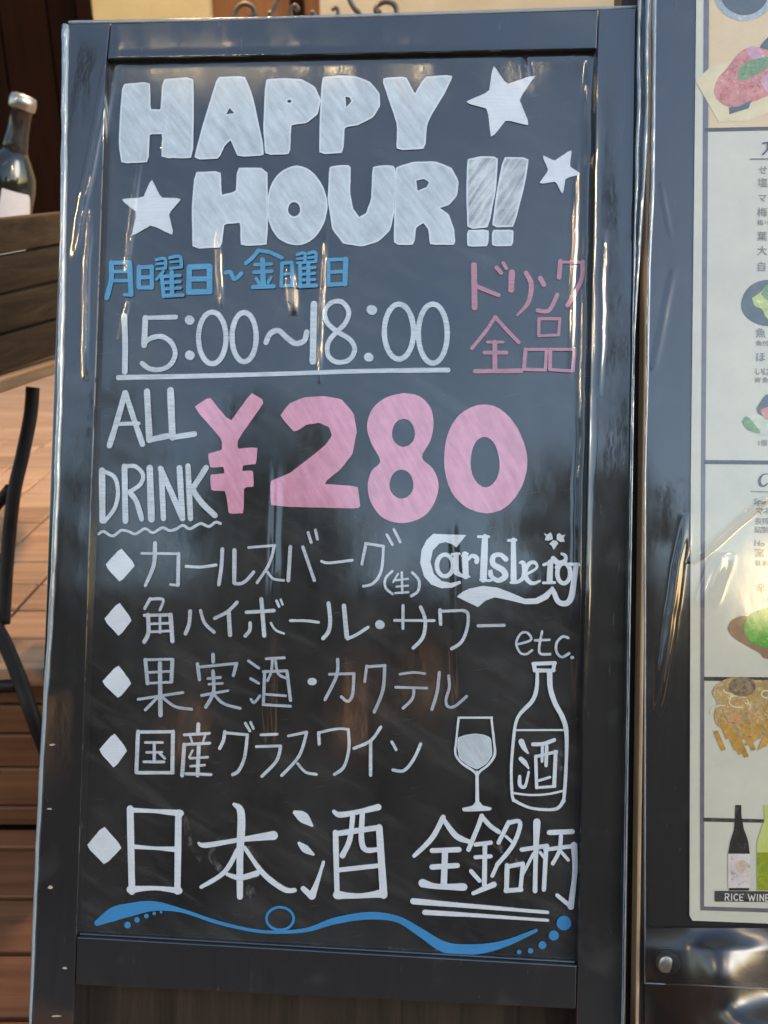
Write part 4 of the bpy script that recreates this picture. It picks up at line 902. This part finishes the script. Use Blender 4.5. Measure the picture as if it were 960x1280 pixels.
# ------------------------------------------------------------------ bench at the left
Y0 = .98
def bk(px, py):          # vertical plane of the backrest: runs forward and slightly right
    o_, d_ = ray(px, py); a = at_y(0, 300, Y0); dr = Vector((math.sin(R(7)), math.cos(R(7)), 0)); nn = Vector((dr.y, -dr.x, 0))
    t = (a - o_).dot(nn) / d_.dot(nn); return o_ + d_ * t
dr = Vector((math.sin(R(7)), math.cos(R(7)), 0)); out_ = Vector((dr.y, -dr.x, 0))
bench = thing('wooden_bench', 'slatted brown wooden bench with black iron legs, left of the chalkboard', 'bench', loc=(-.47, 1.02, UP))
BI = Matrix.Translation(bench.location).inverted()
def slat(c4, mat, name='slat', th=.016):
    """c4: four world points of the outer face, bottom-near, bottom-far, top-far, top-near"""
    bm = bmesh.new(); f = [bm.verts.new(BI @ p) for p in c4]; b = [bm.verts.new(BI @ (p - out_ * th)) for p in c4]
    bm.faces.new(f); bm.faces.new(b[::-1])
    for i in range(4): bm.faces.new((f[i], b[i], b[(i + 1) % 4], f[(i + 1) % 4]))
    return from_bm(name, bm, mat, bench, bevel=.0025)
def ext(a, b, t0, t1): return a + (b - a) * t0, a + (b - a) * t1
tops = [(272, 264), (320, 306), (369, 351), (419, 398), (468, 444)]
for (ya, yb), (yc, yd) in zip(tops, tops[1:]):
    t0, t1 = ext(bk(0, ya + 1.2), bk(76, yb + 1.2), -.9, 1.5); b0_, b1_ = ext(bk(0, yc - 1.6), bk(76, yd - 1.6), -.9, 1.5)
    slat([b0_, b1_, t1, t0], M['bench_dark'])
# seat: two light slats whose edge catches the light, and iron frame under it
sa, sb = ext(bk(0, 470), bk(76, 447), -.9, 1.5); sc_, sd_ = ext(bk(0, 488), bk(76, 462), -.9, 1.5)
off = out_ * .012
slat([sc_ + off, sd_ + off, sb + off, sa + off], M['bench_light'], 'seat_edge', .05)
for k in range(4):
    a_, b_ = sa - out_ * (.045 + k * .075), sb - out_ * (.045 + k * .075); h_ = Vector((0, 0, -.018)); bm = bmesh.new()
    q = [a_, b_, b_ - out_ * .068, a_ - out_ * .068]; vt = [bm.verts.new(BI @ v) for v in q]; vb = [bm.verts.new(BI @ (v + h_)) for v in q]
    bm.faces.new(vt); bm.faces.new(vb[::-1])
    for i in range(4): bm.faces.new((vt[i], vb[i], vb[(i + 1) % 4], vt[(i + 1) % 4]))
    from_bm('seat_slat', bm, M['bench_light'], bench, bevel=.002)
def iron(name, pts, r=.0085, parent=None, seg=8):
    q = catmull([tuple(p) for p in pts], 8); bm = bmesh.new(); tube(bm, [BI @ Vector(p) for p in q], r, seg); return from_bm(name, bm, M['iron'], bench, True)
ly = lambda x, y, Y: at_y(x, y, Y)
def floor_hit(x, y): return at_z(x, y, UP)
iron('leg', [ly(41, 484, 1.03), ly(38, 520, 1.02), ly(28, 570, 1.0), ly(17, 620, .98), ly(9, 700, .96), ly(4, 780, .93)], .0088)
iron('leg', [ly(-14, 770, .925), ly(4, 800, .915), ly(25, 850, .895), ly(50, 920, .872), at_z(96, 1036, .008)], .0092)
iron('leg_brace', [ly(-60, 862, .90), ly(-20, 859, .90), ly(22, 857, .90)], .0085)
iron('leg_brace', [ly(-40, 668, .975), ly(-12, 640, .98), ly(14, 610, .985)], .0075)
farleg = at_z(-150, 760, UP)
iron('leg', [Vector((farleg.x, farleg.y, UP + .0092)), Vector((farleg.x, farleg.y, sa.z - .02))], .0092)
iron('leg', [Vector((-.52, 1.38, UP + .0092)), Vector((-.50, 1.36, sb.z - .01))], .0092)
iron('leg_brace', [ly(9, 700, .96), Vector((farleg.x, farleg.y, .36))], .007)

# ------------------------------------------------------------------ wine bottle on a small table behind the bench
BY = 1.36
base = at_y(-10, 372, BY)
tb = thing('side_table', 'small dark round table behind the bench, holding the wine bottle', 'table', loc=(base.x - .12, BY, UP))
bm = bmesh.new(); lathe(bm, [(.20, base.z - UP - .022), (.205, base.z - UP - .011), (.20, base.z - UP)], 40); from_bm('table_top', bm, M['bench_dark'], tb, True)
bm = bmesh.new(); lathe(bm, [(.015, .012), (.015, base.z - UP - .022)], 16); from_bm('pedestal', bm, M['iron'], tb, True)
bm = bmesh.new(); lathe(bm, [(.06, 0.001), (.06, .008), (.03, .018)], 32); from_bm('foot', bm, M['iron'], tb, True)
top = at_y(32, 128, BY)
ax = (top - base); L = ax.length
bt = thing('wine_bottle', 'dark wine bottle with silver foil neck and white label behind the bench', 'bottle', loc=base)
bt.rotation_euler = ax.to_track_quat('Z', 'Y').to_euler(); bt.location = base + Vector((0, 0, .012))
s = NT('dark_glass'); s.bsdf(s.mix(s.noise(s.obj(), 8, 2), (.012, .014, .012), (.02, .022, .02)), .12, .6, coat=.6, coat_rough=.04); M['bglass'] = s.m
s = NT('foil'); nz = s.noise(s.mapping(s.obj(), (60, 60, 25)), 1.0, 3); s.bsdf(s.mix(nz, (.04, .04, .045), (.11, .105, .105)), .25, .6, .7, normal=s.bump(nz, .002)); M['foil'] = s.m
q = L / .31
bm = bmesh.new(); lathe(bm, [(.036 * q, 0), (.040 * q, .004 * q), (.040 * q, .17 * q), (.037 * q, .19 * q), (.026 * q, .212 * q), (.019 * q, .225 * q)], 40); from_bm('glass_body', bm, M['bglass'], bt, True)
bm = bmesh.new(); lathe(bm, [(.0195 * q, .222 * q), (.018 * q, .235 * q), (.0155 * q, .255 * q), (.0155 * q, .285 * q), (.0165 * q, .2855 * q)], 32); from_bm('foil_neck', bm, M['foil'], bt, True)
bm = bmesh.new(); lathe(bm, [(.0175 * q, .286 * q), (.0195 * q, .288 * q), (.0200 * q, .298 * q), (.018 * q, .306 * q), (.010 * q, .3085 * q), (0, .309 * q)], 32); from_bm('cap', bm, M['steel'], bt, True)
M['label_white'] = simple('bottle_label_paper', (.72, .70, .72), .7, 0, .3, (.62, .60, .66), 30)
bm = bmesh.new(); seg = 24; vsl = []
for k in range(seg + 1):
    a = R(-170) + R(160) * k / seg; tz = max(.052, .168 - .20 * max(0, (k / seg - .40) / .60))
    vsl.append([bm.verts.new((.0405 * q * math.cos(a), .0405 * q * math.sin(a), z * q)) for z in (.05, tz)])
for a, b in zip(vsl, vsl[1:]): bm.faces.new((a[0], b[0], b[1], a[1]))
from_bm('bottle_label', bm, M['label_white'], bt, True)

# ------------------------------------------------------------------ wrought-iron scroll screen behind the board
YS = 1.62
scr = thing('iron_scroll_screen', 'low wrought-iron screen with curled scrolls showing above the chalkboard', 'screen', loc=(at_y(400, 20, YS).x, YS, UP))
SI = Matrix.Translation(scr.location).inverted(); SY = Crop(260, 0, 3.692)
def sc_tube(name, pts, r=.0042):
    q = catmull([tuple(SI @ at_y(x, y, YS)) for x, y in SY(pts)], 7); bm = bmesh.new(); tube(bm, q, r, 8); return from_bm(name, bm, M['scroll'], scr, True)
sc_tube('scroll', [(132,200),(125,90),(135,40),(165,18),(200,28),(216,55),(208,78),(188,72)])
sc_tube('scroll', [(280,200),(292,70),(330,-20),(350,-90)])
sc_tube('scroll', [(310,90),(285,60),(300,62)])
sc_tube('scroll', [(410,200),(385,80),(382,45),(400,24),(415,40),(400,50)], .0035)
sc_tube('scroll', [(490,200),(492,72),(475,60)])
sc_tube('scroll', [(640,-80),(655,0),(680,45),(700,70),(720,200)])
sc_tube('scroll', [(868,200),(872,70),(862,25),(830,8),(795,15),(775,40),(782,60),(800,55)], .0046)
sc_tube('scroll', [(590,200),(600,60),(585,35),(572,48)], .0035)
zt = at_y(400, 47, YS).z
a_, b_ = at_y(290, 60, YS), at_y(500, 60, YS)
for z in (zt, UP + .12):
    bm = bmesh.new(); tube(bm, [SI @ Vector((a_.x - .03, YS, z)), SI @ Vector((b_.x + .03, YS, z))], .006, 8); from_bm('rail', bm, M['scroll'], scr, True)
n_b = 7
for k in range(n_b):
    x = a_.x - .03 + (b_.x - a_.x + .06) * k / (n_b - 1); bm = bmesh.new()
    bot = UP + .002 if k in (0, n_b - 1) else UP + .12
    tube(bm, [SI @ Vector((x, YS, bot)), SI @ Vector((x, YS, zt))], .006 if k in (0, n_b - 1) else .0045, 8); from_bm('post' if k in (0, n_b - 1) else 'bar', bm, M['scroll'], scr, True)
for x in (a_.x - .03, b_.x + .03):
    bm = bmesh.new(); add_box(bm, (-.012, -.10, .0005), (.012, .10, .010), SI @ Matrix.Translation((x, YS, UP))); from_bm('foot', bm, M['scroll'], scr)

# ------------------------------------------------------------------ warm pendant above the upper deck
pen = thing('pendant_lamp', 'warm pendant lamp hanging over the upper deck behind the chalkboard', 'lamp', loc=(-.36, 1.62, 1.72))
bm = bmesh.new(); lathe(bm, [(.02, .10), (.05, .085), (.11, .02), (.108, .018), (.048, .080), (.018, .095)], 32); from_bm('lamp_shade', bm, M['iron'], pen, True)
bm = bmesh.new(); bmesh.ops.create_uvsphere(bm, u_segments=20, v_segments=12, radius=.032); bmesh.ops.translate(bm, verts=bm.verts, vec=(0, 0, .03)); from_bm('bulb', bm, M['pendant_bulb'], pen, True)
bm = bmesh.new(); tube(bm, [(0, 0, .10), (0, 0, 1.25), (0, 1.48, 1.25)], .004, 6); from_bm('cord', bm, M['iron'], pen, True)
pl = bpy.data.lights.new('pendant_light', 'POINT'); pl.energy = 26; pl.color = (1, .60, .28); pl.shadow_soft_size = .035
po = bpy.data.objects.new('pendant_light', pl); COL.objects.link(po); po.parent = pen; po.location = (0, 0, -.03)

# ------------------------------------------------------------------ across the street: building, lanterns, festoon bulbs (seen mirrored in the plastic)
FY = -6.2
opp = thing('opposite_building', 'dark two-storey shop building with lit windows across the street', 'building', loc=(0, FY, -.12))
bm = bmesh.new(); add_box(bm, (-9, -4, 0), (9, -.12, 2.75)); from_bm('body', bm, M['facade'], opp)
bm = bmesh.new(); add_box(bm, (-9.1, -4.1, 2.75), (9.1, .05, 2.83)); from_bm('roof', bm, M['facade_trim'], opp, bevel=.01)
bm = bmesh.new(); add_box(bm, (-9, -.119, 2.46), (9, .10, 2.62)); from_bm('cornice', bm, M['facade_trim'], opp, bevel=.01)
for x0, x1, z0, z1, lit in ((-6.5,-5.6,.9,2.1,1),(-4.4,-4.05,1.0,1.7,1),(-2.8,-2.65,1.2,1.7,1),(-1.32,-1.12,1.35,2.15,1),(-.66,-.52,1.6,2.3,1),(.55,.75,.6,1.6,0),(2.3,2.5,.6,1.5,0),(4.2,5.2,.6,1.9,1)):
    bm = bmesh.new()
    for a, b in (((x0 - .06, z0 - .06), (x0, z1 + .06)), ((x1, z0 - .06), (x1 + .06, z1 + .06)), ((x0, z0 - .06), (x1, z0)), ((x0, z1), (x1, z1 + .06))):
        add_box(bm, (a[0], -.118, a[1]), (b[0], -.05, b[1]))
    f = from_bm('window', bm, M['facade_trim'], opp)
    bm = bmesh.new(); add_box(bm, (x0, -.118, z0), (x1, -.09, z1)); from_bm('pane', bm, M['lit'] if lit else M['bglass'], f)
for i, (x, z, r) in enumerate(((2.36, 2.55, .28), (-5.0, 2.45, .12))):
    ln = thing('street_lantern', ['large glowing paper lantern on the facade across the street', 'small glowing paper lantern on the facade across the street'][i], 'lantern', loc=(x, FY + .55, z))
    bm = bmesh.new(); lathe(bm, [(r * .4, -r * 1.1), (r * .85, -r * .7), (r, 0), (r * .85, r * .7), (r * .4, r * 1.1)], 24); from_bm('lantern_shade', bm, M['lantern'], ln, True)
    bm = bmesh.new(); tube(bm, [(0, 0, r * 1.1), (0, 0, r * 1.1 + .1), (0, -.65, r * 1.1 + .1)], .012, 6); from_bm('bracket', bm, M['iron'], ln, True)
bulb_me = None
def mirror_hit(px, py, z=3.0):
    """where the flat plastic would show a lamp hung at height z"""
    d = ray(px, py)[1].normalized(); p = MBOARD @ loc_on(MBOARD, px, py); n = (MBOARD.to_3x3() @ Vector((0, 0, 1))).normalized()
    q = d - 2 * d.dot(n) * n; return p + q * ((z - p.z) / q.z)
_a, _b = mirror_hit(-95, 170), mirror_hit(-120, 470)
strings = [('bulb string running over the street to the left post', [_a.lerp(_b, t / 21) for t in range(22)]),
           ('bulb string running over the street to the right post', [mirror_hit(1140, 150).lerp(mirror_hit(1165, 420), t / 17) for t in range(18)]),
           ('short bulb string across the front of the shop terrace', [mirror_hit(x, y) for x, y in ((192, 78), (230, 80), (252, 82), (292, 73), (325, 74), (376, 74), (420, 83), (515, 86), (655, 90))])]
for wi, (lab, pts) in enumerate(strings):
    A, B = pts[0] - (pts[1] - pts[0]).normalized() * .25, pts[-1] + (pts[-1] - pts[-2]).normalized() * .25
    f = thing('festoon_string', lab, 'string lights', loc=A, group='bulb strings over the street')
    bm = bmesh.new(); tube(bm, [Vector((0, 0, .03))] + [p - A + Vector((0, 0, .03)) for p in pts] + [B - A + Vector((0, 0, .03))], .003, 5); from_bm('cable', bm, M['iron'], f, True)
    if bulb_me is None:
        bm = bmesh.new(); bmesh.ops.create_uvsphere(bm, u_segments=12, v_segments=8, radius=.0095); bulb_me = bpy.data.meshes.new('bulb'); bm.to_mesh(bulb_me); bm.free(); bulb_me.materials.append(M['bulb']); bulb_small = bulb_me.copy(); bulb_small.materials[0] = M['bulb_small']
        for p in bulb_small.polygons: p.use_smooth = True
        for p in bulb_me.polygons: p.use_smooth = True
    for p in pts:
        o = bpy.data.objects.new('bulb', bulb_small if wi == 2 else bulb_me); COL.objects.link(o); o.parent = f; o.location = p - A
    for e in (A, B):
        bm = bmesh.new(); tube(bm, [(e.x - A.x, e.y - A.y, -A.z - .118), (e.x - A.x, e.y - A.y, .05)], .014, 8); from_bm('post', bm, M['iron'], f, True)

# unseen trees added over there to break the skyline that the plastic mirrors
M['added_tree_bark'] = simple('added_tree_bark', (.05, .038, .028), .9, 0, .2, (.09, .07, .05), 30, .01)
s = NT('leaf'); rn = s.noise(s.obj(), 1.5, 3); s.bsdf(s.mix(rn, (.022, .040, .014), (.06, .085, .03)), .6, .3); M['leaf'] = s.m  # foliage of the added trees only
def tree(lab, x, y, hh, rad, seed):
    rnd = random.Random(seed); t = thing('added_skyline_tree', lab, 'tree', loc=(x, y, -.12), group='trees added across the street')
    bm = bmesh.new(); tube(bm, [(0, 0, 0), (.02, .01, hh * .3), (-.03, .02, hh * .6), (0, 0, hh * .9)], [.09, .07, .045, .015], 10)
    for k in range(9):
        a = rnd.uniform(0, 6.28); z = hh * rnd.uniform(.45, .8); L = rad * rnd.uniform(.6, .95)
        tube(bm, [(0, 0, z), (math.cos(a) * L * .5, math.sin(a) * L * .5, z + L * .35), (math.cos(a) * L, math.sin(a) * L, z + L * .5)], [.03, .018, .006], 6)
    from_bm('added_tree_trunk', bm, M['added_tree_bark'], t, True)
    vs, fs = [], []
    cl = [Vector((rnd.gauss(0, rad * .45), rnd.gauss(0, rad * .40), hh * .85 + rnd.gauss(0, rad * .62))) for _ in range(40)]
    for c in cl:
        cr = rad * rnd.uniform(.14, .30)
        for _ in range(110):
            p = c + Vector((rnd.gauss(0, cr * .6), rnd.gauss(0, cr * .6), rnd.gauss(0, cr * .5))); e = Euler((rnd.uniform(0, 6), rnd.uniform(0, 6), rnd.uniform(0, 6))).to_matrix(); q = .055 * rnd.uniform(.7, 1.3)
            n = len(vs); vs += [p + e @ Vector((-q, 0, 0)), p + e @ Vector((0, -q * .5, 0)), p + e @ Vector((q, 0, 0)), p + e @ Vector((0, q * .5, 0))]; fs.append((n, n + 1, n + 2, n + 3))
    me = bpy.data.meshes.new('added_tree_crown'); me.from_pydata(vs, [], fs); link('added_tree_crown', me, M['leaf'], t)
tree('tallest leafy tree added out of view, in the middle of the row', -1.7, -5.2, 3.5, 1.0, 1)
tree('broad leafy tree added out of view, left in the row', -4.3, -5.0, 3.2, 1.1, 2)
tree('smallest leafy tree added out of view, right in the row', .9, -5.3, 2.9, .8, 3)
